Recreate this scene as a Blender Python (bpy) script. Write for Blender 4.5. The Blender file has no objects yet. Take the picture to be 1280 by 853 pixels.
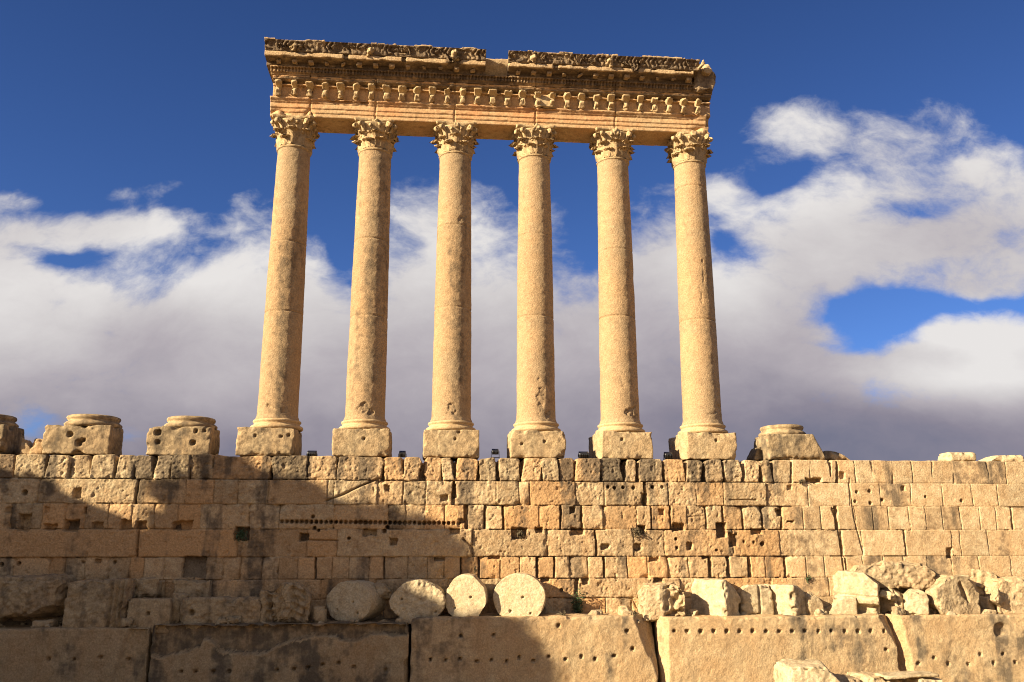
import bpy, math, random
import numpy as np
from mathutils import Vector, Matrix
sc = bpy.context.scene
COL = sc.collection
R = math.radians

# ------------------------------------------------------------------ camera, sun, sky
CAM = np.array([-3.130, -48.054, -4.351]); YAW = .0867434; PIT = .2287215; FPX = 1066.45
fw = np.array([math.sin(YAW)*math.cos(PIT), math.cos(YAW)*math.cos(PIT), math.sin(PIT)])
rt = np.array([math.cos(YAW), -math.sin(YAW), 0.0]); up = np.cross(rt, fw)
cd = bpy.data.cameras.new('camera'); cam = bpy.data.objects.new('camera', cd); COL.objects.link(cam)
cd.sensor_width = 36; cd.lens = 36*FPX/1280; cd.clip_end = 6000; cd.clip_start = .1
cam.matrix_world = Matrix([[rt[i], up[i], -fw[i], CAM[i]] for i in range(3)] + [[0, 0, 0, 1]])
sc.camera = cam
SUN_AZ = 65.0      # degrees left of the facade normal (towards the viewer)
SUN_EL = 23.0
sdir = np.array([-math.sin(R(SUN_AZ))*math.cos(R(SUN_EL)), -math.cos(R(SUN_AZ))*math.cos(R(SUN_EL)), math.sin(R(SUN_EL))])
ld = bpy.data.lights.new('sun', 'SUN'); ld.energy = 5.0; ld.angle = R(.5); ld.color = (1, .85, .63)
sun = bpy.data.objects.new('sun', ld); COL.objects.link(sun)
sun.rotation_euler = Vector(sdir).to_track_quat('Z', 'Y').to_euler(); sun.location = (-60, -60, 60)
sc.view_settings.view_transform = 'Standard'; sc.view_settings.look = 'None'; sc.view_settings.gamma = 1
sc.view_settings.use_curve_mapping = False
EXPO = 1.38
sc.view_settings.exposure = EXPO
sc.cycles.max_bounces = 4; sc.cycles.diffuse_bounces = 2; sc.cycles.filter_width = 1.05

def W(px, py, Y):
    """the point in the plane y=Y seen at photograph pixel (px, py)"""
    d = fw*FPX + rt*(px-640) + up*(426.5-py)
    return CAM + d*((Y-CAM[1])/d[1])

def build_world():
    w = bpy.data.worlds.new('World'); sc.world = w; w.use_nodes = True
    nt = w.node_tree; N = nt.nodes; L = nt.links; N.clear()
    out = N.new('ShaderNodeOutputWorld'); bg = N.new('ShaderNodeBackground'); bg.inputs[1].default_value = .1
    L.new(bg.outputs[0], out.inputs[0])
    def m(op, a, b=None, c=None, clamp=False):
        n = N.new('ShaderNodeMath'); n.operation = op; n.use_clamp = clamp
        for i, v in enumerate((a, b, c)):
            if v is None: continue
            if isinstance(v, (int, float)): n.inputs[i].default_value = v
            else: L.new(v, n.inputs[i])
        return n.outputs[0]
    def vm(op, a, b=None):
        n = N.new('ShaderNodeVectorMath'); n.operation = op
        for i, v in enumerate((a, b)):
            if v is None: continue
            if isinstance(v, tuple): n.inputs[i].default_value = v
            else: L.new(v, n.inputs[i])
        return n
    sky = N.new('ShaderNodeTexSky'); sky.sky_type = 'NISHITA'; sky.sun_disc = False
    sky.sun_elevation = R(SUN_EL); sky.sun_rotation = math.atan2(sdir[0], sdir[1])
    sky.air_density = 1.0; sky.dust_density = .3; sky.ozone_density = 3.0; sky.altitude = 1200
    tc = N.new('ShaderNodeTexCoord'); d = tc.outputs['Generated']
    F = (math.sin(YAW), math.cos(YAW), 0.0); Rr = (math.cos(YAW), -math.sin(YAW), 0.0)
    f = m('MAXIMUM', m('ABSOLUTE', vm('DOT_PRODUCT', d, F).outputs['Value']), .08)
    u = m('DIVIDE', vm('DOT_PRODUCT', d, Rr).outputs['Value'], f)
    v = m('DIVIDE', vm('DOT_PRODUCT', d, (0.0, 0.0, 1.0)).outputs['Value'], f)
    cx = N.new('ShaderNodeCombineXYZ'); L.new(u, cx.inputs[0]); L.new(v, cx.inputs[1])
    uv = cx.outputs[0]
    def px2uv(x, y):
        q = fw*FPX + rt*(x-640) + up*(426.5-y)
        k = q[0]*F[0]+q[1]*F[1]
        return (q[0]*Rr[0]+q[1]*Rr[1])/k, q[2]/k
    # domain-warped turbulence gives the cloud edges
    def noise(vec, scale, detail, rough, sx=1., off=0., dist=0.):
        mp = N.new('ShaderNodeMapping'); L.new(vec, mp.inputs[0])
        mp.inputs['Scale'].default_value = (sx, 1, 1); mp.inputs['Location'].default_value = (off, off*.7, off*.3)
        n = N.new('ShaderNodeTexNoise'); L.new(mp.outputs[0], n.inputs['Vector'])
        n.inputs['Scale'].default_value = scale; n.inputs['Detail'].default_value = detail
        n.inputs['Roughness'].default_value = rough; n.inputs['Distortion'].default_value = dist
        return n
    w1 = noise(uv, 3.2, 5, .55, .8, 3.1)
    wv = vm('SUBTRACT', w1.outputs['Color'], (.5, .5, .5)).outputs[0]
    wsc = vm('MULTIPLY', wv, (.16, .12, 0.)).outputs[0]
    uvw = vm('ADD', uv, wsc).outputs[0]
    n1 = m('SUBTRACT', noise(uvw, 8., 14, .64, .65, 7.7).outputs[0], .5)
    n2 = m('SUBTRACT', noise(uvw, 2.8, 4, .5, .7, 1.3).outputs[0], .5)
    def blob(src, x, y, rx, ry, wgt, rot=0.):
        a, b = px2uv(x, y)
        s = vm('SUBTRACT', src, (a, b, 0.)).outputs[0]
        if rot:
            vr = N.new('ShaderNodeVectorRotate'); vr.rotation_type = 'Z_AXIS'; vr.inputs['Angle'].default_value = R(rot)
            L.new(s, vr.inputs['Vector']); s = vr.outputs[0]
        k = 1/FPX*1.1
        s = vm('MULTIPLY', s, (1/(rx*k), 1/(ry*k), 0.)).outputs[0]
        q = vm('DOT_PRODUCT', s, s).outputs['Value']
        return m('MULTIPLY', m('EXPONENT', m('MULTIPLY', q, -1.)), wgt)
    def total(lst):
        a = lst[0]
        for b in lst[1:]: a = m('ADD', a, b)
        return a
    # top edge of the cloud bank along the horizon
    top = [(-300, 230), (-60, 262), (20, 275), (70, 315), (120, 300), (200, 308), (250, 292), (300, 258), (345, 262), (400, 290), (440, 325), (490, 285),
           (545, 272), (600, 282), (650, 292), (700, 300), (750, 312), (800, 282), (850, 262), (930, 300), (1000, 350), (1060, 405), (1130, 415), (1200, 400), (1280, 390), (1600, 360)]
    fc = N.new('ShaderNodeFloatCurve'); cu = fc.mapping.curves[0]
    pts = [((px2uv(x, 300)[0]+1.2)/2.4, px2uv(x, y)[1]) for x, y in top]
    cu.points[0].location = (0, pts[0][1]); cu.points[1].location = (1, pts[-1][1])
    for p in pts: cu.points.new(*p)
    fc.mapping.use_clip = False; fc.mapping.update()
    ux = N.new('ShaderNodeSeparateXYZ'); L.new(uvw, ux.inputs[0])
    L.new(m('MULTIPLY', m('ADD', ux.outputs[0], 1.2), 1/2.4), fc.inputs['Value'])
    below = m('SUBTRACT', fc.outputs[0], v)              # >0 inside the bank
    bank = m('MULTIPLY', m('MINIMUM', m('MAXIMUM', m('MULTIPLY', below, 9.), -1.2), .95), 1.)
    add_ = [blob(uvw, 130, 278, 120, 20, .95, 3), blob(uvw, 45, 272, 45, 16, .3), blob(uv, 150, 243, 30, 12, .55), blob(uv, 215, 232, 42, 14, .5, -8), blob(uv, 35, 40, 60, 16, .42),
           blob(uv, 10, 250, 45, 14, .6), blob(uv, 250, 58, 26, 12, .25), blob(uv, 305, 250, 34, 22, .35),
           blob(uvw, 1090, 200, 150, 62, 1.25, -8), blob(uvw, 1000, 150, 90, 45, 1.1), blob(uvw, 1190, 145, 85, 42, 1.15, 15), blob(uvw, 950, 250, 75, 28, 1.25, 10),
           blob(uvw, 1120, 290, 200, 60, 1.6, -10), blob(uvw, 1270, 260, 130, 80, 1.3), blob(uvw, 980, 335, 90, 50, 1.3), blob(uvw, 1190, 425, 110, 24, .9, -6),
           blob(uvw, 1250, 350, 110, 22, 1.0, -8), blob(uvw, 1210, 455, 150, 30, 1.0), blob(uvw, 905, 130, 40, 26, .5), blob(uvw, 1000, 440, 60, 80, .6), blob(uv, 700, 262, 40, 24, .5),
           blob(uvw, 530, 262, 40, 20, .3)]
    sub = [blob(uvw, 72, 312, 36, 10, -.9), blob(uvw, 980, 230, 40, 18, -1.2, -25), blob(uvw, 912, 312, 26, 28, -1.1), blob(uvw, 1090, 415, 55, 34, -1.45), blob(uvw, 1180, 378, 110, 14, -1.1, -3),
           blob(uvw, 440, 315, 18, 34, -.8), blob(uvw, 1060, 440, 50, 12, -.3), blob(uvw, 950, 325, 20, 12, -.7), blob(uvw, 1140, 255, 80, 14, -.5, -15), blob(uvw, 1180, 190, 60, 16, -.45, -20), blob(uv, 40, 530, 30, 22, -.9), blob(uv, 160, 545, 34, 14, -.8), blob(uvw, 500, 290, 25, 25, -.3), blob(uvw, 740, 265, 40, 40, -.5)]
    dens = m('ADD', m('MINIMUM', m('ADD', m('MAXIMUM', bank, -.75), total(add_)), .95), total(sub))
    dens = m('ADD', dens, m('MULTIPLY', m('SUBTRACT', m('MINIMUM', below, .10), .0), 1.6, None, False))
    dens = m('ADD', dens, m('MULTIPLY', n1, 3.6))
    dens = m('ADD', dens, m('MULTIPLY', n2, 1.0))
    mr = N.new('ShaderNodeMapRange'); mr.interpolation_type = 'SMOOTHSTEP'
    mr.inputs[1].default_value = -.22; mr.inputs[2].default_value = .80; mr.inputs[4].default_value = .985; L.new(dens, mr.inputs[0])
    mask = mr.outputs[0]
    # brightness of the cloud: sunlit upper billows, mauve-grey undersides
    lum = m('MULTIPLY', v, 2.05)
    lum = m('ADD', lum, .02)
    lb = [blob(uv, 300, 300, 90, 60, .28), blob(uv, 60, 380, 150, 60, .16), blob(uv, 200, 340, 120, 40, .2), blob(uv, 930, 255, 70, 30, .22), blob(uv, 905, 350, 60, 60, .34), blob(uv, 1200, 412, 100, 24, .62),
          blob(uv, 1050, 240, 90, 40, .16), blob(uv, 1180, 475, 130, 30, .5), blob(uv, 1200, 285, 150, 50, -.20), blob(uv, 1100, 180, 200, 90, -.20), blob(uv, 90, 470, 220, 60, .10),
          blob(uv, 420, 360, 80, 60, .10), blob(uv, 620, 330, 90, 60, .12), blob(uv, 180, 420, 70, 60, -.10), blob(uv, 1100, 540, 300, 50, -.12), blob(uv, 1270, 450, 60, 50, .2), blob(uv, 430, 480, 300, 60, .06)]
    lum = m('ADD', lum, total(lb))
    lum = m('ADD', lum, m('MULTIPLY', n1, .55)); lum = m('ADD', lum, m('MULTIPLY', n2, .75))
    # bright cloud added out of view behind the viewer, to lift the shaded stone
    bk = m('MULTIPLY', vm('DOT_PRODUCT', d, F).outputs['Value'], -2.2, None, True)
    bk = m('MULTIPLY', bk, m('MULTIPLY', m('ADD', v, .02), 40., None, True))
    lum = m('ADD', lum, m('MULTIPLY', bk, .2)); mask = m('MAXIMUM', mask, m('MULTIPLY', bk, m('ADD', .35, n1)))
    cr = N.new('ShaderNodeValToRGB'); L.new(lum, cr.inputs[0]); e = cr.color_ramp.elements
    cols = [(0., (.155, .165, .24)), (.22, (.27, .245, .30)), (.5, (.46, .42, .45)), (.75, (.64, .605, .605)), (1., (.82, .79, .77))]
    e[0].position = 0; e[0].color = cols[0][1]+(1,); e[1].position = 1; e[1].color = cols[-1][1]+(1,)
    for p, c in cols[1:-1]:
        k = e.new(p); k.color = c+(1,)
    sc_ = 10/2**EXPO
    cc = vm('MULTIPLY', cr.outputs[0], (sc_, sc_, sc_)).outputs[0]
    skm = m('ADD', 1.08, m('MULTIPLY', m('MINIMUM', v, .8), -.38))
    blue = vm('MULTIPLY', sky.outputs[0], (.215, .295, .475)).outputs[0]
    sb = N.new('ShaderNodeVectorMath'); sb.operation = 'SCALE'; L.new(blue, sb.inputs[0]); L.new(skm, sb.inputs['Scale']); blue = sb.outputs[0]
    mix = N.new('ShaderNodeMix'); mix.data_type = 'RGBA'
    L.new(mask, mix.inputs['Factor']); L.new(blue, mix.inputs['A']); L.new(cc, mix.inputs['B'])
    L.new(mix.outputs['Result'], bg.inputs[0])
    w.cycles.sampling_method = 'MANUAL'; w.cycles.sample_map_resolution = 512
build_world()

# ------------------------------------------------------------------ numpy noise
def _h(i, j, k, s):
    n = (i.astype(np.int64)*374761393 + j.astype(np.int64)*668265263 + k.astype(np.int64)*2147483647 + s*1274126177) & 0xffffffff
    n = ((n ^ (n >> 13))*1274126177) & 0xffffffff
    return ((n ^ (n >> 16)) & 0xffff)/65535.
def vnoise(P, s=0):
    P = np.asarray(P, float); I = np.floor(P); F_ = P-I; F_ = F_*F_*F_*(F_*(F_*6-15)+10)
    I = I.astype(np.int64); x, y, z = I.T; a, b, c = F_.T
    r = 0
    for dx in (0, 1):
        for dy in (0, 1):
            for dz in (0, 1):
                wgt = (a if dx else 1-a)*(b if dy else 1-b)*(c if dz else 1-c)
                r = r + wgt*_h(x+dx, y+dy, z+dz, s)
    return r*2-1
def fbm(P, s=0, o=4, g=.5):
    P = np.asarray(P, float); r = 0; A = 1; t = 0
    for i in range(o):
        r = r + A*vnoise(P*2.03**i + i*17.3, s+i); t += A; A *= g
    return r/t
def sstep(a, b, x):
    t = np.clip((x-a)/(b-a), 0, 1); return t*t*(3-2*t)

# ------------------------------------------------------------------ materials
def stone_mat(name, pale=(.54, .415, .24), dark=(.37, .25, .13), warm=(.52, .30, .13), grime=(.115, .088, .058), bump=.35, fine=1.0):
    m = bpy.data.materials.new(name); m.use_nodes = True; nt = m.node_tree; N = nt.nodes; L = nt.links
    b = N['Principled BSDF']; b.inputs['Roughness'].default_value = .93; b.inputs['Specular IOR Level'].default_value = .12
    tc = N.new('ShaderNodeTexCoord'); oc = tc.outputs['Object']
    def noise(scale, det, rough=.55, stretch=None, vec=oc):
        if stretch:
            mp = N.new('ShaderNodeMapping'); mp.inputs['Scale'].default_value = stretch; L.new(vec, mp.inputs[0]); vec = mp.outputs[0]
        n = N.new('ShaderNodeTexNoise'); n.inputs['Scale'].default_value = scale; n.inputs['Detail'].default_value = det
        n.inputs['Roughness'].default_value = rough; L.new(vec, n.inputs['Vector']); return n.outputs[0]
    def rng(v, a, c, o1=0., o2=1.):
        r = N.new('ShaderNodeMapRange'); r.inputs[1].default_value = a; r.inputs[2].default_value = c; r.inputs[3].default_value = o1; r.inputs[4].default_value = o2
        L.new(v, r.inputs[0]); return r.outputs[0]
    def mix(fac, A, B):
        x = N.new('ShaderNodeMix'); x.data_type = 'RGBA'
        if isinstance(fac, float): x.inputs['Factor'].default_value = fac
        else: L.new(fac, x.inputs['Factor'])
        for k, vv in (('A', A), ('B', B)):
            if isinstance(vv, tuple): x.inputs[k].default_value = vv+(1,)
            else: L.new(vv, x.inputs[k])
        return x.outputs['Result']
    def mth(op, a, c):
        x = N.new('ShaderNodeMath'); x.operation = op
        for i, vv in enumerate((a, c)):
            if isinstance(vv, (int, float)): x.inputs[i].default_value = vv
            else: L.new(vv, x.inputs[i])
        return x.outputs[0]
    at = N.new('ShaderNodeAttribute'); at.attribute_name = 'wear'
    sep = N.new('ShaderNodeSeparateColor'); L.new(at.outputs['Color'], sep.inputs[0])
    big = noise(.55, 4); mid = noise(2.6, 6, .62); fn = noise(11, 8, .78); streak = noise(1.1, 5, .6, (2.2, 2.2, .35))
    c = mix(rng(mid, .34, .66), pale, dark)
    c = mix(rng(big, .42, .62, 0., .25), c, warm)
    c = mix(sep.outputs[2], c, warm)
    # grey-black weathering crust, and painted shade on the entablature: attribute sets where, noise breaks it up
    g = mth('ADD', sep.outputs[1], mth('MULTIPLY', mth('SUBTRACT', mid, .5), 1.7))
    g = mth('ADD', g, mth('MULTIPLY', mth('SUBTRACT', streak, .5), 1.2))
    g = mth('ADD', g, mth('MULTIPLY', mth('SUBTRACT', fn, .5), .8))
    c = mix(rng(g, .32, .95, 0., .85), c, grime)
    sp = rng(fn, .30, .70, .55, 1.28)
    tt = mth('MULTIPLY', mth('ADD', mth('MULTIPLY', sep.outputs[0], .9), .55), sp)
    vmn = N.new('ShaderNodeVectorMath'); vmn.operation = 'SCALE'; L.new(c, vmn.inputs[0]); L.new(tt, vmn.inputs['Scale'])
    L.new(vmn.outputs[0], b.inputs['Base Color'])
    vo = N.new('ShaderNodeTexVoronoi'); vo.inputs['Scale'].default_value = 9*fine; L.new(oc, vo.inputs['Vector'])
    pit = rng(vo.outputs[0], .05, .30)
    n3 = noise(10*fine, 10, .76)
    hgt = mth('ADD', n3, mth('MULTIPLY', pit, .10))
    bp = N.new('ShaderNodeBump'); bp.inputs['Strength'].default_value = min(1, bump*1.35); bp.inputs['Distance'].default_value = .12
    L.new(hgt, bp.inputs['Height']); L.new(bp.outputs[0], b.inputs['Normal'])
    return m
M_WALL = stone_mat('wall limestone', bump=.45)
M_SHAFT = stone_mat('column limestone', pale=(.43, .305, .17), dark=(.35, .24, .13), bump=.5, fine=1.3)
M_CARVE = stone_mat('carved limestone', pale=(.53, .40, .22), dark=(.41, .29, .15), bump=.3)
M_ENT = stone_mat('architrave limestone', pale=(.58, .40, .21), dark=(.48, .30, .145), warm=(.58, .27, .11), bump=.22)
M_CRUST = stone_mat('crusted cornice limestone', pale=(.56, .41, .23), dark=(.40, .28, .15), grime=(.14, .10, .065), bump=.6)
M_WHITE = stone_mat('pale cut limestone', pale=(.58, .47, .29), dark=(.48, .36, .20), warm=(.52, .35, .17), bump=.35)
M_MEGA = stone_mat('megalith limestone', pale=(.52, .39, .22), dark=(.40, .285, .15), grime=(.12, .095, .065), bump=.5, fine=1.1)
M_RUB = stone_mat('rubble limestone', pale=(.56, .43, .25), dark=(.40, .28, .15), bump=.5)
M_GROUND = stone_mat('dry earth', pale=(.34, .25, .15), dark=(.22, .16, .09), warm=(.32, .19, .09), bump=.6)
def plain(name, col, rough=.6, metal=0.):
    m = bpy.data.materials.new(name); m.use_nodes = True; nt = m.node_tree; b = nt.nodes['Principled BSDF']
    b.inputs['Roughness'].default_value = rough; b.inputs['Metallic'].default_value = metal
    n = nt.nodes.new('ShaderNodeTexNoise'); n.inputs['Scale'].default_value = 14; n.inputs['Detail'].default_value = 4
    tc = nt.nodes.new('ShaderNodeTexCoord'); nt.links.new(tc.outputs['Object'], n.inputs['Vector'])
    r = nt.nodes.new('ShaderNodeMix'); r.data_type = 'RGBA'; nt.links.new(n.outputs[0], r.inputs['Factor'])
    r.inputs['A'].default_value = tuple(c*.6 for c in col)+(1,); r.inputs['B'].default_value = tuple(min(1, c*1.4) for c in col)+(1,)
    nt.links.new(r.outputs['Result'], b.inputs['Base Color']); return m
M_BLACK = plain('black lamp housing', (.012, .012, .013), .45)
M_GLASS = plain('lamp glass', (.10, .11, .12), .15)
M_LEAF = plain('dark green leaves', (.045, .075, .022), .7)
M_DRY = plain('dry brown scrub', (.10, .075, .035), .8)
M_STEM = plain('woody stems', (.10, .07, .04), .85)

# ------------------------------------------------------------------ mesh helpers
def mk(name, V, Fc, mat, parent=None, loc=None, wear=None, smooth=True):
    me = bpy.data.meshes.new(name)
    V = np.ascontiguousarray(V, dtype=np.float32)
    if isinstance(Fc, np.ndarray):
        k = Fc.shape[1]; nf = len(Fc); me.vertices.add(len(V)); me.vertices.foreach_set('co', V.ravel())
        me.loops.add(nf*k); me.loops.foreach_set('vertex_index', np.ascontiguousarray(Fc, dtype=np.int32).ravel())
        me.polygons.add(nf); me.polygons.foreach_set('loop_start', np.arange(nf, dtype=np.int32)*k)
        me.update(calc_edges=True)
    else:
        me.from_pydata([tuple(map(float, v)) for v in V], [], Fc)
    if smooth: me.polygons.foreach_set('use_smooth', np.ones(len(me.polygons), dtype=bool))
    a = me.attributes.new('wear', 'FLOAT_COLOR', 'POINT')
    C = np.zeros((len(V), 4), np.float32); C[:, 3] = 1; C[:, 0] = .5
    if wear is not None:
        w = wear if isinstance(wear, np.ndarray) else np.tile(np.array(wear, np.float32), (len(V), 1))
        C[:, :3] = np.clip(w, 0, 1)
    a.data.foreach_set('color', C.ravel())
    me.materials.append(mat); me.update()
    o = bpy.data.objects.new(name, me); COL.objects.link(o)
    if parent: o.parent = parent
    if loc is not None: o.location = loc
    return o
def tag(o, label=None, cat=None, group=None, kind=None):
    if label: o['label'] = label
    if cat: o['category'] = cat
    if group: o['group'] = group
    if kind or cat: o['kind'] = kind or 'thing'
    return o
def empty(name, loc, label, cat, group=None, rz=0):
    o = bpy.data.objects.new(name, None); COL.objects.link(o); o.location = loc; o.rotation_euler = (0, 0, rz)
    o.empty_display_size = .5
    return tag(o, label, cat, group)
def cube_grid(nx, ny, nz):
    """surface lattice of a box: integer coords and quads, welded"""
    pts = []; quads = []; base = 0
    def face(A, B, fix, val, flip):
        nonlocal base
        n = (nx, ny, nz); a = np.arange(n[A]+1); b = np.arange(n[B]+1); I, J = np.meshgrid(a, b, indexing='ij')
        P = np.zeros(I.shape+(3,), int); P[..., A] = I; P[..., B] = J; P[..., fix] = val
        idx = np.arange(I.size).reshape(I.shape)+base
        q = np.stack([idx[:-1, :-1], idx[1:, :-1], idx[1:, 1:], idx[:-1, 1:]], -1).reshape(-1, 4)
        quads.append(q[:, ::-1] if flip else q); pts.append(P.reshape(-1, 3)); base += I.size
    face(0, 1, 2, 0, True); face(0, 1, 2, nz, False); face(0, 2, 1, 0, False); face(0, 2, 1, ny, True); face(1, 2, 0, 0, True); face(1, 2, 0, nx, False)
    P = np.concatenate(pts); Q = np.concatenate(quads)
    key = (P[:, 0]*(ny+1)+P[:, 1])*(nz+1)+P[:, 2]
    u, first, inv = np.unique(key, return_index=True, return_inverse=True)
    return P[first], inv[Q]
def rock_mesh(w, d, h, res=.06, seed=0, rough=.05, rnd=.06, chip=.12, cuts=(), holes=(), shape='box', custom=None, fine=.018, freq=1.0, rel=False):
    """a worn block; origin at the middle of its underside.  shape 'cyl': round seen from the front (axis along y)"""
    nx, ny, nz = [max(3, int(round(s/res))) for s in (w, d, h)]
    I, Q = cube_grid(nx, ny, nz)
    T = I/np.array([nx, ny, nz])                       # 0..1
    if shape == 'cyl':
        a = T[:, 0]*2-1; b = T[:, 2]*2-1
        X = a*np.sqrt(1-b*b/2)*w/2; Z = b*np.sqrt(1-a*a/2)*h/2+h/2
        P = np.stack([X, (T[:, 1]-.5)*d, Z], -1)
        rr = np.sqrt((X/(w/2))**2+((Z-h/2)/(h/2))**2)
        de = np.maximum(1-rr, 0)*w/2; dy = np.minimum(T[:, 1], 1-T[:, 1])*d
        nrm = np.stack([X/(w/2), np.sign(T[:, 1]-.5)*np.exp(-dy/.05)*1.0, (Z-h/2)/(h/2)], -1)
        nrm[:, 0] *= np.exp(-de/.08); nrm[:, 2] *= np.exp(-de/.08)
        edge = np.exp(-np.maximum(de, dy)/.14)
        cen = np.array([0, 0, h/2])
    else:
        P = (T-np.array([.5, .5, 0]))*np.array([w, d, h])
        lo = np.array([-w/2+rnd, -d/2+rnd, rnd]); hi = np.array([w/2-rnd, d/2-rnd, h-rnd])
        inner = np.clip(P, lo, hi); dv = P-inner; ln = np.linalg.norm(dv, axis=1, keepdims=True)+1e-9
        nrm = dv/ln; P = inner+nrm*np.minimum(ln, rnd)
        dist = np.stack([(T[:, i] if k == 0 else 1-T[:, i])*s for i, s in enumerate((w, d, h)) for k in (0, 1)], -1)
        dist.sort(axis=1); edge = np.exp(-dist[:, 1]/.16)
        cen = np.array([0, 0, h/2])
    nrm = nrm/(np.linalg.norm(nrm, axis=1, keepdims=True)+1e-9)
    o = seed*11.7
    S = P+o
    n1 = fbm(S*.9*freq, seed, 4); n2 = fbm(S*6, seed+9, 3, .6)
    ch = np.maximum(0, fbm(S*1.7*freq, seed+5, 3)*1.6+.15)
    Pn = P+nrm*(n1*rough+n2*fine)[:, None]
    Pn += (cen-P)/(np.linalg.norm(cen-P, axis=1, keepdims=True)+1e-9)*(edge*ch*chip*1.6)[:, None]
    for k, (n, dd) in enumerate(cuts):
        n = np.array(n, float); n /= np.linalg.norm(n)
        if rel: dd = float((P@n).max())-dd
        q = Pn@n-dd+fbm(S*1.6, seed+20+k, 3)*.08+n2*.02
        Pn = Pn-n*np.maximum(0, q)[:, None]
    if custom is not None: Pn = custom(P, Pn, T)
    front = P[:, 1] < -d/2+.02
    for (hx, hz, hr, hd) in holes:
        rr = np.maximum(abs(P[:, 0]-hx), abs(P[:, 2]-hz))*.5+np.hypot(P[:, 0]-hx, P[:, 2]-hz)*.5
        Pn[:, 1] += np.where(front, (1-sstep(hr*.75, hr*1.25, rr))*hd, 0)
    return Pn, Q
def rock(name, w, d, h, mat, loc=None, parent=None, rot=(0, 0, 0), wear=(.5, .25, .1), **k):
    V, Q = rock_mesh(w, d, h, **k)
    if rot != (0, 0, 0):
        from mathutils import Euler
        V = V@np.array(Euler(rot).to_matrix()).T
    o = mk(name, V, Q, mat, parent, loc, wear)
    return o
def lathe_mesh(prof, nt=96, seed=0, rough=.01, chip=.05, res=.05, spall=(), fine=.008, groove=()):
    """prof: (r,z) points; densified and displaced"""
    pts = [np.array(prof[0], float)]
    for a, b in zip(prof[:-1], prof[1:]):
        a = np.array(a, float); b = np.array(b, float); n = max(1, int(np.linalg.norm(b-a)/res))
        for i in range(1, n+1): pts.append(a+(b-a)*i/n)
    pts = np.array(pts); n = len(pts)
    th = np.arange(nt)/nt*2*np.pi
    r = np.repeat(pts[:, 0], nt); z = np.repeat(pts[:, 1], nt); t = np.tile(th, n)
    P = np.stack([r*np.cos(t), r*np.sin(t), z], -1); S = P+seed*7.3
    disp = fbm(S*1.1, seed, 4)*rough+fbm(S*7, seed+3, 3, .65)*fine
    for gz in groove: disp -= .06*np.exp(-((z-gz)/.032)**2)*(.7+.8*sstep(-.3, .5, fbm(S*1.4, seed+31, 2)))
    for (sx, sz, sr, sh, dep) in spall:              # angle (deg from -Y, + to the right), height, radius, height radius, depth
        ta = R(sx)-math.pi/2; da = (t-ta+np.pi) % (2*np.pi)-np.pi
        q = np.sqrt((da*r/sr)**2+((z-sz)/sh)**2)+fbm(S*3.1, seed+50, 3)*.9
        disp -= dep*(1-sstep(.55, .75, q))*(.7+.9*fbm(S*5.5, seed+60, 3))
    f = (r+disp)/np.maximum(r, 1e-6)
    P[:, 0] *= f; P[:, 1] *= f
    i = np.arange(n-1)[:, None]*nt; j = np.arange(nt)[None, :]; j2 = (j+1) % nt
    Q = np.stack([i+j, i+j2, i+nt+j2, i+nt+j], -1).reshape(-1, 4)
    return P, Q

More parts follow.
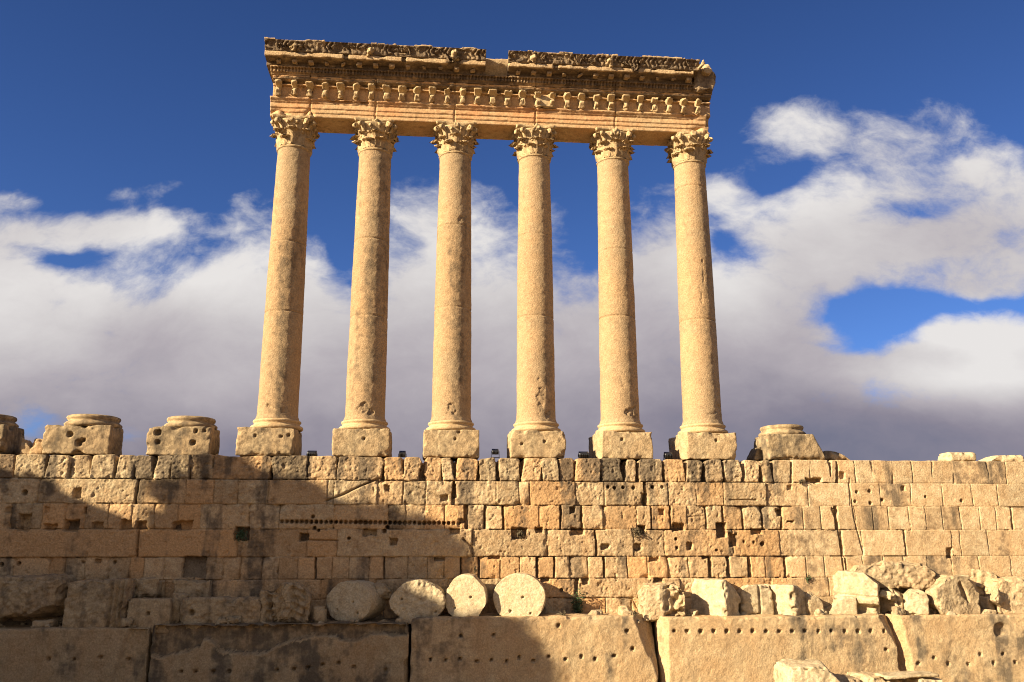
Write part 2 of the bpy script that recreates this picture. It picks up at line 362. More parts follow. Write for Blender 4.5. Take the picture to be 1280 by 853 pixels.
# ------------------------------------------------------------------ the great retaining wall
WY = -1.8
rng_ = np.random.RandomState(4)
def xpx(px, py, Y=WY): return W(px, py, Y)[0]
def zpx(px, py, Y=WY): return W(px, py, Y)[2]
LINES = [zpx(640, y) for y in (571, 601.5, 631.5, 662, 696, 723.5, 748, 773)]
LINES[0] = 0.0
JO = [  # vertical joints of every course, read at its mid height; (x, half width of the gap)
 (585, [-90, -45, -8, 17, (58, .05), (87, .04), (113, .04), (145, .07), 168, (192, .08), 214, 237, 265, (339, .05), 385, (421, .03), (479, .05), (504, .04), (528, .16), 552, (568, .10), (598, .05), (622, .1), (652, .08), 677, 699,
        (719, .05), 751, (780, .14), (797, .10), (830, .05), (858, .05), (880, .12), (904, .07), (928, .13), (951, .10), (966, .06), (989, .05), 1012, (1038, .05), (1046, .08), 1068, 1090, 1115, 1140, 1165, 1191, 1235, 1257, 1290, 1318, 1345, 1370, 1400, 1440]),
 (617, [-80, -20, 46, (171, .08), 232, 267, 297, (335, .04), 409, 417, 472, (504, .04), 532, (567, .10), 621, 649, 662, 720, 756, (806, .09), 835, 871, 905, (958, .04), 1010, 1062, 1100, 1139, 1178, 1215, 1247, 1300, 1340, 1390, 1450]),
 (647, [-95, -60, -20, 12, 38, 52, 81, 106, 135, 165, 192, 222, 250, 311, 349, 417, 485, 507, 531, 556, (583, .11), (606, .05), (629, .05), 674, (701, .05), (727, .06), 754, 796, (814, .05), (838, .05), 859, (883, .05), (904, .06), (929, .05), (953, .06),
        (977, .05), 1004, 1026, (1045, .14), 1069, 1091, 1111, 1137, 1157, 1178, 1201, 1225, 1245, (1265, .05), 1300, 1330, 1360, 1400]),
 (679, [-70, (172, .05), 297, 384, 421, (590, .04), 684, (745, .06), 792, 831, (917, .04), 975, (1053, .05), 1078, (1131, .05), 1190, 1201, 1235, 1310, 1370, 1440]),
 (710, [-60, -20, 16, 61, 81, 106, 135, 162, 179, 205, (243, .05), 256, 279, 300, 327, 348, 372, (394, .05), 415, 437, 461, (480, .05), 510, 534, 555, (576, .05), (598, .05), 625, 650, (671, .07), (693, .06), 712, (735, .04), (756, .07), 784, 810, 835, 861,
        (888, .10), (911, .12), (937, .10), 957, (982, .07), 1008, 1031, (1058, .05), 1080, 1105, 1130, 1160, 1190, 1225, 1264, 1300, 1340, 1380]),
 (736, [-50, 30, 110, 150, 205, 262, 330, 400, 470, 560, 640, (721, .12), 850, 905, 965, 1036, 1045, 1062, 1120, 1180, 1240, 1310, 1380]),
 (760, [-40, 45, 120, 190, 250, 330, 410, 480, 545, 610, 680, (721, .10), 757, 790, 850, 900, 980, 1050, 1110, 1180, 1260, 1340]),
]
HOLES = [  # pixel rectangles: dark sockets robbed of their clamps
 (22, 642, 38, 664, .5), (55, 655, 71, 663, .4), (80, 650, 98, 664, .6), (115, 653, 129, 661, .4), (151, 650, 165, 662, .5), (169, 651, 183, 662, .5), (215, 652, 239, 662, .5), (92, 610, 101, 623, .35),
 (293, 659, 311, 675, .6), (227, 696, 257, 723, .7), (118, 699, 126, 705, .3), (6, 634, 12, 641, .2), (56, 634, 61, 641, .2), (104, 634, 108, 643, .3), (454, 662, 470, 670, .5), (487, 673, 496, 682, .4), (375, 667, 386, 676, .5), (562, 661, 576, 668, .4),
 (481, 607, 487, 615, .3), (551, 619, 559, 626, .3), (640, 660, 660, 674, .5), (669, 659, 679, 667, .5), (714, 660, 731, 669, .5), (797, 657, 807, 668, .6), (713, 634, 719, 642, .4), (823, 636, 831, 645, .3), (841, 653, 856, 664, .6), (896, 654, 908, 672, .7), (912, 667, 922, 683, .35),
 (859, 679, 865, 687, .35), (793, 680, 801, 689, .4), (752, 681, 762, 687, .35), (802, 617, 809, 628, .3), (1007, 597, 1028, 604, .6), (565, 604, 571, 622, .5), (1183, 685, 1190, 698, .35), (939, 661, 953, 668, .4), (970, 637, 976, 645, .4), (984, 651, 992, 653, .3),
 (817, 723, 829, 728, .4), (728, 724, 736, 731, .4), (676, 722, 688, 728, .4), (543, 697, 556, 701, .3), (812, 697, 824, 702, .3), (878, 695, 890, 699, .4), (610, 695, 625, 699, .3), (985, 607, 990, 612, .2), (1050, 590, 1056, 598, .25), (1127, 608, 1131, 613, .2), (574, 649, 580, 655, .3)]
DOTS = [(352+6.15*i, 652+.06*i, 2.2) for i in range(37)] + [(760, 609, 2), (768, 610, 2), (779, 609.5, 2), (792, 610, 2), (816, 609, 2), (828, 609, 2), (1071, 615, 1.8), (1087, 614, 1.8), (1069, 627, 1.8), (1088, 629, 1.8), (1202, 626, 2), (1157, 621, 1.4),
 (845, 674, 1.7), (846, 685, 1.7), (930, 677, 1.5), (942, 678, 1.5), (953, 680, 2.5), (896, 688, 1.5), (22, 705, 2.4), (2, 706, 2.2), (103, 703, 2), (143, 703, 2), (391, 646, 2), (393, 660, 2), (480, 664, 2.5), (484, 659, 2.2), (30, 616, 3), (1103, 625, 2), (702, 738, 2), (398, 663, 1.6), (436, 673, 2)]
CRACKS = [([(408, 626), (430, 618), (450, 608), (478, 597)], .045, .22), ([(512, 606), (535, 614), (553, 623)], .03, .12), ([(1040, 636), (1047, 655), (1051, 680), (1056, 722)], .05, .3), ([(579, 674), (588, 682), (591, 694)], .03, .15), ([(1062, 598), (1062, 608), (1068, 650), (1079, 690)], .03, .15),
 ([(3, 658), (10, 653), (25, 651)], .03, .1), ([(385, 675), (422, 676)], .04, .2), ([(330, 655), (300, 690), (306, 664)], .02, .1), ([(912, 625), (945, 625)], .025, .1), ([(861, 646), (882, 645)], .02, .1), ([(776, 750), (790, 748), (796, 760)], .02, .1)]
def build_wall():
    r = .036
    xs = np.arange(-38, 46, r); zs = np.arange(LINES[-1]-.5, 0+1e-6, r); zs = np.append(zs[:-1], 0.0)
    X, Z = np.meshgrid(xs, zs, indexing='ij'); x = X.ravel(); z = Z.ravel(); n = len(x)
    P = np.stack([x, np.zeros(n), z], -1)
    wob = fbm(P*1.3, 11, 3)*.05+fbm(P*7, 12, 2)*.012
    wob2 = fbm(P*1.3+50, 13, 3)*.05+fbm(P*7+50, 14, 2)*.012
    zz = z+wob*.6; zz[z > -.2] = z[z > -.2]
    L = np.array(LINES)
    ci = np.clip(np.searchsorted(-L, -zz, side='right')-1, 0, 6)
    D = np.zeros(n); tint = np.full(n, .5); grime = np.zeros(n); warm = np.zeros(n); rough = np.zeros(n)
    left = sstep(14.5, 17.5, x)                     # 1 = the smooth restored stretch on the right
    for c, (my, J) in enumerate(JO):
        s = ci == c
        jx = np.array([xpx(j[0] if isinstance(j, tuple) else j, my) for j in J]); gw = np.array([j[1] if isinstance(j, tuple) else .018 for j in J])
        jx = np.concatenate([[-60], jx, [70]]); gw = np.concatenate([[.02], gw, [.02]])
        # carry the rhythm on past the edges of the picture
        xx = x[s]+wob2[s]*.9; b = np.clip(np.searchsorted(jx, xx)-1, 0, len(jx)-2)
        if c in (0,):   # boulders with leaning flanks
            xx = xx+(z[s]-LINES[1]/2)*.12*np.sin(b*2.3)
        dl = xx-jx[b]-gw[b]*(.5+.8*vnoise(P[s]*2.5, 77)*.5+.3); dr = jx[b+1]-xx-gw[b+1]*(.5+.8*vnoise(P[s]*2.5, 78)*.5+.3)
        dt = L[c]-zz[s]-.012; db = zz[s]-L[c+1]-.012
        if c == 0: dt = dt+.3
        lf = left[s]
        rb = rng_.rand(len(jx)); rb2 = rng_.rand(len(jx)); rb3 = rng_.rand(len(jx)); rb4 = rng_.rand(len(jx))
        e = np.minimum(np.minimum(dl, dr), np.minimum(dt, db))
        ew = (.05 if c == 0 else .02)*(1-lf)+.02
        dep = (.30 if c == 0 else .09)*(1-lf)+.06*lf
        wide = np.where(dl < dr, gw[b], gw[b+1]) > .04
        g = (1-sstep(-.012, .012, e))*(dep+.35*wide)
        rnd = (1-np.sqrt(np.clip(1-(1-np.clip(e/ew, 0, 1))**2, 0, 1)))*ew*.55
        # broken corners and arrises
        cor = np.exp(-np.minimum(dl, dr)/.22)*np.exp(-np.minimum(dt, db)/.2)
        edg = np.exp(-np.minimum(np.minimum(dl, dr), np.minimum(dt, db))/.10)
        chn = np.maximum(0, fbm(P[s]*1.5+30, 40+c, 3)*1.7-.1)
        chip = (cor*.7+edg*.12)*chn*(1-lf*.85)*.42
        off = (rb[b]-.5)*(.16 if c == 0 else .09)*(1-lf*.8)+(rb2[b]-.5)*(xx-jx[b])*.03
        D[s] = g+rnd+chip+off
        tint[s] = .57+.14*lf+(rb3[b]-.5)*(.40*(1-lf)+.36*lf)
        warm[s] = np.clip((rb4[b]-.40)*1.5, 0, 1)*(.95*(1-lf)+.35*lf)
        grime[s] = (rb2[b]-.42)*.62+lf*(rb4[b] > .80)*.55+(0.10 if c == 0 else 0.0)*(1-lf)
        rough[s] = (.036 if c == 0 else [0, .030, .026, .026, .018, .03, .04][c])*(1-lf)+.006*lf
    n_big = fbm(P*.9, 21, 4); n_m = fbm(P*3.1, 22, 5, .6); n_f = fbm(P*9, 23, 3, .6)
    spal = np.maximum(0, fbm(P*.55+9, 25, 4)-.12)*(1-left)          # spalled patches
    D += -(np.abs(n_m)*2-.5)*rough*1.25-n_big*.03*(1-left)-n_f*rough*.8+spal*.12*(.6+.8*np.abs(n_m))
    pits = np.maximum(0, fbm(P*4.2, 27, 3)-.38)*(1-left*.8)
    D += pits*.18
    # black crust under the joints and down the face, warm rose stone low down
    st = fbm(P*np.array([1.3, 1, .22]), 31, 4)
    grime += np.clip(st*2.2, -.3, .8)*.7+.34*sstep(-2.8, -.2, z)*(1-left)+np.where(x < -12, .15, 0)
    warm += .25*sstep(-2, -4, z)*(1-left)
    grime = np.where(left > .5, grime*.75-.05, grime)
    for (x0, y0, x1, y1, dp) in HOLES:
        a = W(x0, (y0+y1)/2, WY); c = W(x1, (y0+y1)/2, WY); zt = zpx((x0+x1)/2, y0); zb = zpx((x0+x1)/2, y1)
        q = np.minimum(np.minimum(x-a[0], c[0]-x), np.minimum(zt-z, z-zb))+wob*1.3+fbm(P*5, 88, 2)*.05
        D += sstep(-.02, .03, q)*dp
    for (hx, hy, rp) in DOTS:
        p = W(hx, hy, WY); rr = rp*46.5/FPX
        q = np.hypot(x-p[0], z-p[2])-wob*.3
        s = q < rr*2.2; D[s] += (1-sstep(rr*.85, rr*1.2, q[s]))*(.40+.25*vnoise(P[s]*3, 6))
    for (ln, hw, dp) in CRACKS:
        pp = [W(a, b, WY) for a, b in ln]
        for p, q in zip(pp[:-1], pp[1:]):
            dx, dz = q[0]-p[0], q[2]-p[2]; t = np.clip(((x-p[0])*dx+(z-p[2])*dz)/(dx*dx+dz*dz), 0, 1)
            dist = np.hypot(x-p[0]-t*dx, z-p[2]-t*dz)+wob*.35
            D = np.maximum(D, D*0+np.where(dist < hw*2, (1-sstep(hw*.5, hw*1.2, dist))*dp, -9))
    # the rough lower part of the wall left of centre steps forward a little
    D += (1-sstep(-13.5, -11.5, x))*-.10*sstep(LINES[5]+.1, LINES[5]-.1, z)
    D = np.minimum(D, .9)
    # ragged top line of the first course
    top = fbm(np.stack([xs*.8, xs*0, xs*0], -1), 51, 3)*.10
    jx = np.array([xpx(j[0] if isinstance(j, tuple) else j, 585) for j in JO[0][1]])
    gap = np.array([.03 if not isinstance(j, tuple) else .02+j[1]*1.2 for j in JO[0][1]])
    dip = np.zeros(len(xs))
    for a, b in zip(jx, gap): dip = np.maximum(dip, np.exp(-((xs-a)/.11)**2)*b*1.0)
    lf = sstep(14.5, 17.5, xs); off = (top-.06-dip*1.2)*(1-lf)+(-.02-.015*np.exp(0*xs))*lf
    Z2 = Z+np.clip((Z-L[1])/(-L[1]), 0, 1)*off[:, None]
    V = np.stack([x, WY+D, Z2.ravel()], -1)
    nx, nz = len(xs), len(zs)
    # fold the top back over the terrace, then down its far side
    ext = []; lastr = V.reshape(nx, nz, 3)[:, -1]
    for k, (dy, dz) in enumerate([(.05, .015), (.15, .03), (.4, .03), (1.0, .02), (3.0, .0), (7.5, .0), (7.6, -3.0)]):
        e = lastr.copy(); e[:, 1] = np.maximum(e[:, 1], WY)+dy; e[:, 2] += dz+(fbm(np.stack([xs*1.5, xs*0+k, xs*0], -1), 60, 2)*.03 if k < 5 else 0); ext.append(e)
    A = np.concatenate([V.reshape(nx, nz, 3)]+[e[:, None] for e in ext], axis=1); nz2 = A.shape[1]
    i = np.arange(nx-1)[:, None]*nz2; j = np.arange(nz2-1)[None, :]
    Q = np.stack([i+j, i+nz2+j, i+nz2+j+1, i+j+1], -1).reshape(-1, 4)
    wear = np.stack([tint, grime, warm], -1).reshape(nx, nz, 3)
    wear = np.concatenate([wear]+[wear[:, -1:]]*len(ext), axis=1).reshape(-1, 3)
    o = mk('retaining_wall', A.reshape(-1, 3), Q, M_WALL, None, None, wear)
    tag(o, 'long ashlar limestone wall of seven pitted courses beneath the six columns', 'wall')
build_wall()

# ------------------------------------------------------------------ megaliths under the wall
MY = -3.8; LEDGE = LINES[-1]+.10
def lipf(P):
    X = P[:, 0]; F1 = np.stack([X, 0*X, 0*X], -1)
    return 4.4-1.30+.42*sstep(-5.2, -3.8, X)-.35*sstep(-3.4, -2.6, X)+.55*sstep(-.8, 1.6, X)+fbm(F1*.9, 71, 5, .65)*.45+fbm(P*3.5, 73, 3)*.12
def build_megas():
    top = zpx(640, 771, MY)
    G = 'giant megalith blocks below the ledge'
    # each: left px, right px (at the ledge), extras
    specs = [
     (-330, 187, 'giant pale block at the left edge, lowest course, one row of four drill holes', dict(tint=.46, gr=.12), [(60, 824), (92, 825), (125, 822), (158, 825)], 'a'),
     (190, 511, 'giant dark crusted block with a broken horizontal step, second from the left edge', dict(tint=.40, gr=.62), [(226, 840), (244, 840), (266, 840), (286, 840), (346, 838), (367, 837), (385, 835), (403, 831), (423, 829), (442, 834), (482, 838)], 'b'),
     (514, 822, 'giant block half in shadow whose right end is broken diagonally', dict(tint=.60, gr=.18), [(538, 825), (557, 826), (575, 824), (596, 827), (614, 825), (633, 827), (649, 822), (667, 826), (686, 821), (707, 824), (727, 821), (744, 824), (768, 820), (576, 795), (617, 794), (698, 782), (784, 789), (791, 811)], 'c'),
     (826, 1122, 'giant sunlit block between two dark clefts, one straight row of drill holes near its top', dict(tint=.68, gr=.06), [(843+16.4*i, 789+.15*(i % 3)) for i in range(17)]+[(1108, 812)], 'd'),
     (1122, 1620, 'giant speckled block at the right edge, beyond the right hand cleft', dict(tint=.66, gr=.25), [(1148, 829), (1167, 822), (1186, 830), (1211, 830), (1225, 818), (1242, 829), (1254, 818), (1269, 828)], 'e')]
    H = 4.4
    for i, (a, b, lab, t, dots, key) in enumerate(specs):
        xa, xb = xpx(a, 790, MY), xpx(b, 790, MY); w = xb-xa; xc = (xa+xb)/2
        tz = zpx((a+b)/2 if b < 1300 and a > -1 else (60 if a < 0 else 1230), {'a': 786, 'b': 780, 'c': 771, 'd': 771, 'e': 769}[key], MY)
        z0 = tz-H
        holes = [(W(x, y, MY)[0]-xc, W(x, y, MY)[2]-z0, .075, .3) for x, y in dots]
        if key == 'e': holes.append((W(1252, 788, MY)[0]-xc, W(1252, 788, MY)[2]-z0, .33, .22))
        cuts = []
        if key == 'c':
            p0, p1 = W(790, 771, MY), W(824, 853, MY)
            n = np.array([p0[2]-p1[2], -3.0, p1[0]-p0[0]]); n /= np.linalg.norm(n)
            cuts.append((n, float(n@np.array([p0[0]-xc, MY+2.6-2.6-MY-1.35, p0[2]-z0]))))
        if key == 'd':
            p0, p1 = W(1100, 771, MY), W(1135, 835, MY)
            n = np.array([p0[2]-p1[2], -2.2, p1[0]-p0[0]]); n /= np.linalg.norm(n)
            cuts.append((n, float(n@np.array([p0[0]-xc, -1.35, p0[2]-z0]))))
        if key == 'd':
            q0 = W(836, 800, MY); n = np.array([-1, -1.0, 0])/2**.5; cuts.append((n, float(n@np.array([q0[0]-xc, -1.35, 0]))))
        if key == 'e':
            p0, p1 = W(1127, 771, MY), W(1141, 835, MY)
            n = np.array([p1[2]-p0[2], -2.2, p0[0]-p1[0]]); n /= np.linalg.norm(n)
            cuts.append((n, float(n@np.array([p0[0]-xc, -1.35, p0[2]-z0]))))
        def custom(P, Pn, T, key=key, w=w):
            fr = P[:, 1] < -1.34
            if key == 'b':      # upper band set back behind a ragged lip
                X, Z = P[:, 0], P[:, 2]
                lip = lipf(P)
                Pn[:, 1] += np.where(fr, sstep(-.03, .06, Z-lip)*.42, 0)
            if key == 'a':
                Pn[:, 1] += np.where(fr, .35*sstep(w/2-1.5, w/2-1.2, P[:, 0]-.25*P[:, 2]+.7)*.6, 0)
            return Pn
        V, Q = rock_mesh(w, 2.7, H, res=.062 if key not in 'ae' else .068, seed=300+i, rough=.07, rnd=.07, chip=.16, cuts=cuts, holes=holes, custom=custom, fine=.03)
        P = V; st = fbm(P*np.array([1.1, 1, .3])+i*9, 320, 4); bl = fbm(P*.7+i*5, 330, 3)
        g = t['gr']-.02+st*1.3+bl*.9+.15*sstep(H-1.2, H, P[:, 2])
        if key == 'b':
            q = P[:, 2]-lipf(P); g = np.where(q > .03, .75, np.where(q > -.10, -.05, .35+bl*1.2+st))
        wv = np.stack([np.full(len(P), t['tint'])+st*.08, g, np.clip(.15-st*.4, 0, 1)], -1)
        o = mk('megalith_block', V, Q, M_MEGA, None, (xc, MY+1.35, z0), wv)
        tag(o, lab, 'stone block', G)
build_megas()

# ------------------------------------------------------------------ columns
S = 4.8; SHX = [-12.02, -7.22, -2.40, 2.42, 7.28, 12.12]; PLX = [-12.28, -7.24, -2.40, 2.36, 7.22, 12.02]
PLH = 1.50; NECK = 18.2; CAPH = 1.83
def leaf_mesh(w, h, curl, seed, r0, th=.13):
    """an acanthus leaf on a bell: stem up the face, the tip rolled outwards; local frame: x across, y outward, z up"""
    nu, nv = 8, 12; rs = np.random.RandomState(seed)
    u = np.linspace(-1, 1, nu+1); v = np.linspace(0, 1, nv+1)
    U, Vv = np.meshgrid(u, v, indexing='ij')
    wid = w/2*(.62+.5*np.sin(Vv*2.7))*(1+.13*np.sin(Vv*19+seed))*np.where(Vv > .8, np.sqrt(np.clip((1.03-Vv)/.23, 0, 1)), 1)
    t = np.clip((Vv-.55)/.45, 0, 1); ang = t*2.5*(.85+.3*rs.rand())
    yc = .02+.10*h*Vv**2+curl*(1-np.cos(ang))*.62; zc = h*np.minimum(Vv/.62, 1)*.80+curl*np.sin(ang)*.55
    x = U*wid; y = yc+.05*np.minimum(Vv*6, 1)-np.abs(U)**1.5*.20*w*(1-.4*t)+.045*np.cos(U*13)+0.035*np.exp(-(U/.18)**2)
    z = zc-.05*np.abs(U)*np.sin(Vv*19)*w
    y = y-(x**2)/(2*r0)
    A = np.stack([x, y, z], -1).reshape(-1, 3); A += (fbm(A*7+seed, seed, 2)*.035)[:, None]
    B = A+np.array([0, -th, -.03]); nP = len(A)
    i = np.arange(nu)[:, None]*(nv+1); j = np.arange(nv)[None, :]
    q = np.stack([i+j, i+nv+1+j, i+nv+2+j, i+j+1], -1).reshape(-1, 4)
    Q = [q[:, ::-1], q+nP]
    rim = [(k*(nv+1)) for k in range(nu+1)]; side = []
    def strip(ids):
        for a, b in zip(ids[:-1], ids[1:]): side.append((a, b, b+nP, a+nP))
    strip([k for k in range(nv+1)]); strip([nu*(nv+1)+k for k in range(nv+1)][::-1]); strip([k*(nv+1)+nv for k in range(nu+1)]); strip(rim[::-1])
    return np.concatenate([A, B]), np.concatenate(Q+[np.array(side)])
def place_ring(V, ang, r, z):
    """ang in degrees from the viewer's side, + to the right"""
    a = R(ang); d = np.array([math.sin(a), -math.cos(a)]); tx = np.array([math.cos(a), math.sin(a)])
    x = V[:, 0]*tx[0]+(V[:, 1]+r)*d[0]; y = V[:, 0]*tx[1]+(V[:, 1]+r)*d[1]
    return np.stack([x, y, V[:, 2]+z], -1)
def scroll_mesh(seed, out=.62, rise=.62, rad=.19, th=.17):
    """corner volute: a thick ribbon climbing outwards and rolling under the abacus horn"""
    pts = []
    for k in range(10):
        t = k/9; pts.append((.02+out*.72*t**1.5, rise*t, .11+.02*t))
    cx_, cz_ = pts[-1][0]+rad*.7, pts[-1][1]-rad*.35
    for k in range(1, 15):
        a = R(150-k*32); rr = rad*(1-k/17); pts.append((cx_+rr*math.cos(a), cz_+rr*math.sin(a), .085))
    V = []; Q = []
    pts = np.array(pts); tg = np.gradient(pts[:, :2], axis=0); tg /= np.linalg.norm(tg, axis=1, keepdims=True)+1e-9
    for (y, z, hw), (ty, tz) in zip(pts, tg):
        nz_, ny_ = ty, -tz
        for s, q in ((-1, -1), (1, -1), (1, 1), (-1, 1)):
            V.append((s*th/2*(1.2 if q > 0 else 1), y+ny_*q*hw*.45, z+nz_*q*hw*.45))
    n = len(pts)
    for i in range(n-1):
        for k in range(4): Q.append((i*4+k, i*4+(k+1) % 4, i*4+4+(k+1) % 4, i*4+4+k))
    Q.append((3, 2, 1, 0)); Q.append((n*4-4, n*4-3, n*4-2, n*4-1))
    V = np.array(V); V += np.stack([fbm(V*5+seed, seed+k, 2) for k in (0, 3, 6)], -1)*.07
    return V, np.array(Q)
def abacus_mesh(seed, half=1.22, h=.24):
    n = 12; loop = []
    for s in range(4):
        for k in range(n):
            t = k/n*2-1; c = (1-t*t)*.13
            if k == 0: p0 = (-half, -half)
            x, y = t*half, -half+c
            if k == 0: x, y = -half+.10, -half+.02
            a = s*math.pi/2; loop.append((x*math.cos(a)-y*math.sin(a), x*math.sin(a)+y*math.cos(a)))
    lo = np.array(loop); V = []; lev = [(0, .90), (.08, .93), (.10, 1.0), (.17, 1.03), (h, 1.03)]
    for z, s in lev: V += [(x*s, y*s, z) for x, y in lo]
    m = len(lo); Q = []
    for i in range(len(lev)-1):
        for k in range(m): Q.append((i*m+k, i*m+(k+1) % m, i*m+m+(k+1) % m, i*m+m+k))
    V = np.array(V); V += (fbm(V*2.5+seed, seed, 3)*.07)[:, None]
    r = np.linalg.norm(V[:, :2], axis=1); er = np.maximum(0, fbm(V*1.1+seed*3, seed+2, 2)+.05)*np.clip((r-1.2)/.4, 0, 1)*.9
    V[:, 0] *= 1-er*.4; V[:, 1] *= 1-er*.4
    c0 = len(V); V = np.vstack([V, [[0, 0, 0], [0, 0, h]]])
    for k in range(m): Q.append((k, c0, c0, (k+1) % m) if False else ((k+1) % m, k, c0, c0))
    Q2 = [q for q in Q if len(set(q)) == 4]; F3 = [((k+1) % m, k, c0) for k in range(m)]+[((len(lev)-1)*m+k, (len(lev)-1)*m+(k+1) % m, c0+1) for k in range(m)]
    return V, [tuple(int(a) for a in q) for q in Q2]+F3
def capital(parent, seed):
    rs = np.random.RandomState(seed)
    cap = None
    P, Q = lathe_mesh([(.93, -.10), (1.0, -.06), (1.02, 0), (.97, .05), (.90, .08), (.92, .6), (1.0, .95), (1.12, 1.30), (1.24, 1.56), (1.24, 1.62), (.5, 1.63)], 72, seed, .03, res=.06, fine=.02)
    cap = mk('capital', P, Q, M_CARVE, parent, (0, 0, NECK), (.46, .40, .12))
    for k in range(8):
        if rs.rand() < .04: continue
        a = k*45+22.5+rs.uniform(-3, 3)
        V, Q = leaf_mesh(.74, (.50)*rs.uniform(.9, 1.08), .30*rs.uniform(.7, 1.2), seed*10+k, 1.0, .13)
        mk('acanthus_leaf', place_ring(V, a, .93, .06), Q, M_CARVE, cap, None, (.52, .2, .15))
    for k in range(8):
        a = k*45+rs.uniform(-3, 3)
        V, Q = leaf_mesh(.70, (.98)*rs.uniform(.92, 1.06), .34*rs.uniform(.6, 1.15), seed*10+20+k, 1.0, .14)
        mk('acanthus_leaf', place_ring(V, a, .93, .10), Q, M_CARVE, cap, None, (.52, .2, .15))
    for k in range(4):
        for s in (-1, 1):
            V, Q = scroll_mesh(seed*10+40+k*2+s, out=.44, rise=.66, rad=.15)
            mk('volute', place_ring(V, 45+90*k+s*9, .98, .86), Q, M_CARVE, cap, None, (.54, .15, .1))
        for s in (-1, 1):                                # small inner helices beside the fleuron
            V, Q = scroll_mesh(seed*10+60+k*2+s, out=.22, rise=.50, rad=.09, th=.12)
            mk('helix', place_ring(V, 90*k+s*13, .95, .92), Q, M_CARVE, cap, None, (.54, .15, .1))
    V, F = abacus_mesh(seed)
    ab = mk('abacus', V+np.array([0, 0, CAPH-.24]), F, M_CARVE, cap, None, (.54, .12, .1), smooth=False)
    for k in range(4):
        V, Q = rock_mesh(.34, .30, .40, res=.05, seed=seed+k, rough=.10, rnd=.08, chip=.3, fine=.08)
        V[:, 1] -= .05; mk('fleuron', place_ring(V*np.array([1, -1, 1]), 90*k, 1.12, CAPH-.42), Q[:, ::-1], M_CARVE, cap, None, (.52, .3, .1))
    return cap
COLS = [
 ('tall limestone column at the left end of the row, under the frayed cornice corner', dict(g=.26, t=.47, gr=[6.6+1.55, 12.3], sp=[(-8, 2.6, .55, .22, .09), (25, 2.5, .4, .2, .07)])),
 ('tall limestone column second from the left end, with pale splintered flakes at its foot', dict(g=.30, t=.47, gr=[8.0, 12.6], sp=[(2, 2.75, .42, .35, .11), (20, 2.5, .25, .25, .1)])),
 ('tall limestone column third from the left end, grey stained down its middle', dict(g=.28, t=.48, gr=[13.6, 8.6], sp=[(2, 2.7, .30, .45, .09), (-15, 2.45, .3, .14, .07), (20, 13.9, .28, .25, .05)])),
 ('tall limestone column fourth from the left end, long pitted scar up its foot', dict(g=.18, t=.52, gr=[8.2, 13.2], sp=[(30, 2.55, .3, .38, .12), (8, 3.6, .28, 1.3, .06), (70, 8.1, .1, .14, .2)])),
 ('tall limestone column second from the right end, with a dark arched hollow at its foot', dict(g=.14, t=.54, gr=[8.3, 12.4], sp=[(22, 2.65, .42, .42, .14), (48, 2.5, .2, .25, .1), (0, 4.4, .25, .4, .03)])),
 ('tall limestone column at the right end, zigzag cracks high on its shaft', dict(g=.10, t=.56, gr=[8.2, 16.6], sp=[(30, 10.6, .14, .7, .05), (10, 10.9, .08, .9, .04), (0, 9.5, .06, .5, .05), (45, 2.9, .4, .5, .09), (8, 2.6, .55, .10, .05), (40, 4.2, .25, .7, .04)]))]
PL_HOLES = [[(-.55, 1.05), (.8, 1.02), (1.2, 1.1)], [(.15, .95)], [(.42, 1.38), (.22, .98)], [(-.9, .75), (.35, .9)], [(-.2, 1.05)], [(.35, 1.05)]]
def plinth(parent, name, lx, seed, holes, wear, w=3.05, h=PLH, d=3.2, cuts=None):
    c = cuts if cuts is not None else [((1, 1.1, .0), 1.9), ((-1, 1.0, .1), 1.95)]
    o = rock(name, w, d, h, M_MEGA, (lx, 0, 0), parent, res=.055, seed=seed, rough=.05, rnd=.05, chip=.14, cuts=c, fine=.028,
             holes=[(x, z, .07, .2) for x, z in holes], wear=wear)
    return o
BASEP = [(1.25, 0), (1.36, .03), (1.42, .10), (1.40, .20), (1.33, .25), (1.25, .28), (1.22, .36), (1.26, .41), (1.30, .46), (1.28, .53), (1.20, .57), (1.155, .60)]
for i in range(6):
    lab, q = COLS[i]
    e = empty('column', (SHX[i], 0, 0), lab, 'column', 'six standing columns with carved capitals')
    plinth(e, 'plinth', PLX[i]-SHX[i], 400+i, PL_HOLES[i], (.47+.012*i, .50-.05*i, .06), cuts=[((1, .8, 0), 1.75), ((-1, -.0, 0), 9)] if i < 2 else ([((1, 1.1, 0), 2.0), ((-1, -.55, .0), 1.9)] if i > 3 else None))
    P, Q = lathe_mesh(BASEP, 96, 420+i, .03, res=.04, fine=.014)
    mk('base', P, Q, M_CARVE, e, (0, 0, PLH), (.52, .16, .12))
    z0 = PLH+.58; prof = [(1.19, z0), (1.16, z0+.10), (1.115, z0+.22)]
    for k in range(1, 31):
        t = k/30; prof.append((1.10-.155*(t**1.6), z0+.25+(NECK-z0-.4)*t))
    prof += [(.945, NECK-.12), (.95, NECK-.05)]
    P, Q = lathe_mesh(prof, 140, 440+i, .022, res=.05, spall=q['sp'], fine=.012, groove=q['gr'])
    st = fbm(P*np.array([1.4, 1.4, .18])+i*7, 450, 4); bl = fbm(P*.6+i*3, 452, 3)
    ang = np.arctan2(P[:, 0], -P[:, 1])
    g = q['g']-.16+st*.55+bl*.2+.22*np.exp(-((ang-.25)/.5)**2)
    seg = np.searchsorted(np.sort(np.array(q['gr'])), P[:, 2]); sh = np.array([.02, -.03, .03])[seg % 3]
    mk('shaft', P, Q, M_SHAFT, e, None, np.stack([q['t']+sh+bl*.05, g, np.clip(.10+bl*.3, 0, 1)], -1))
    capital(e, 470+i)

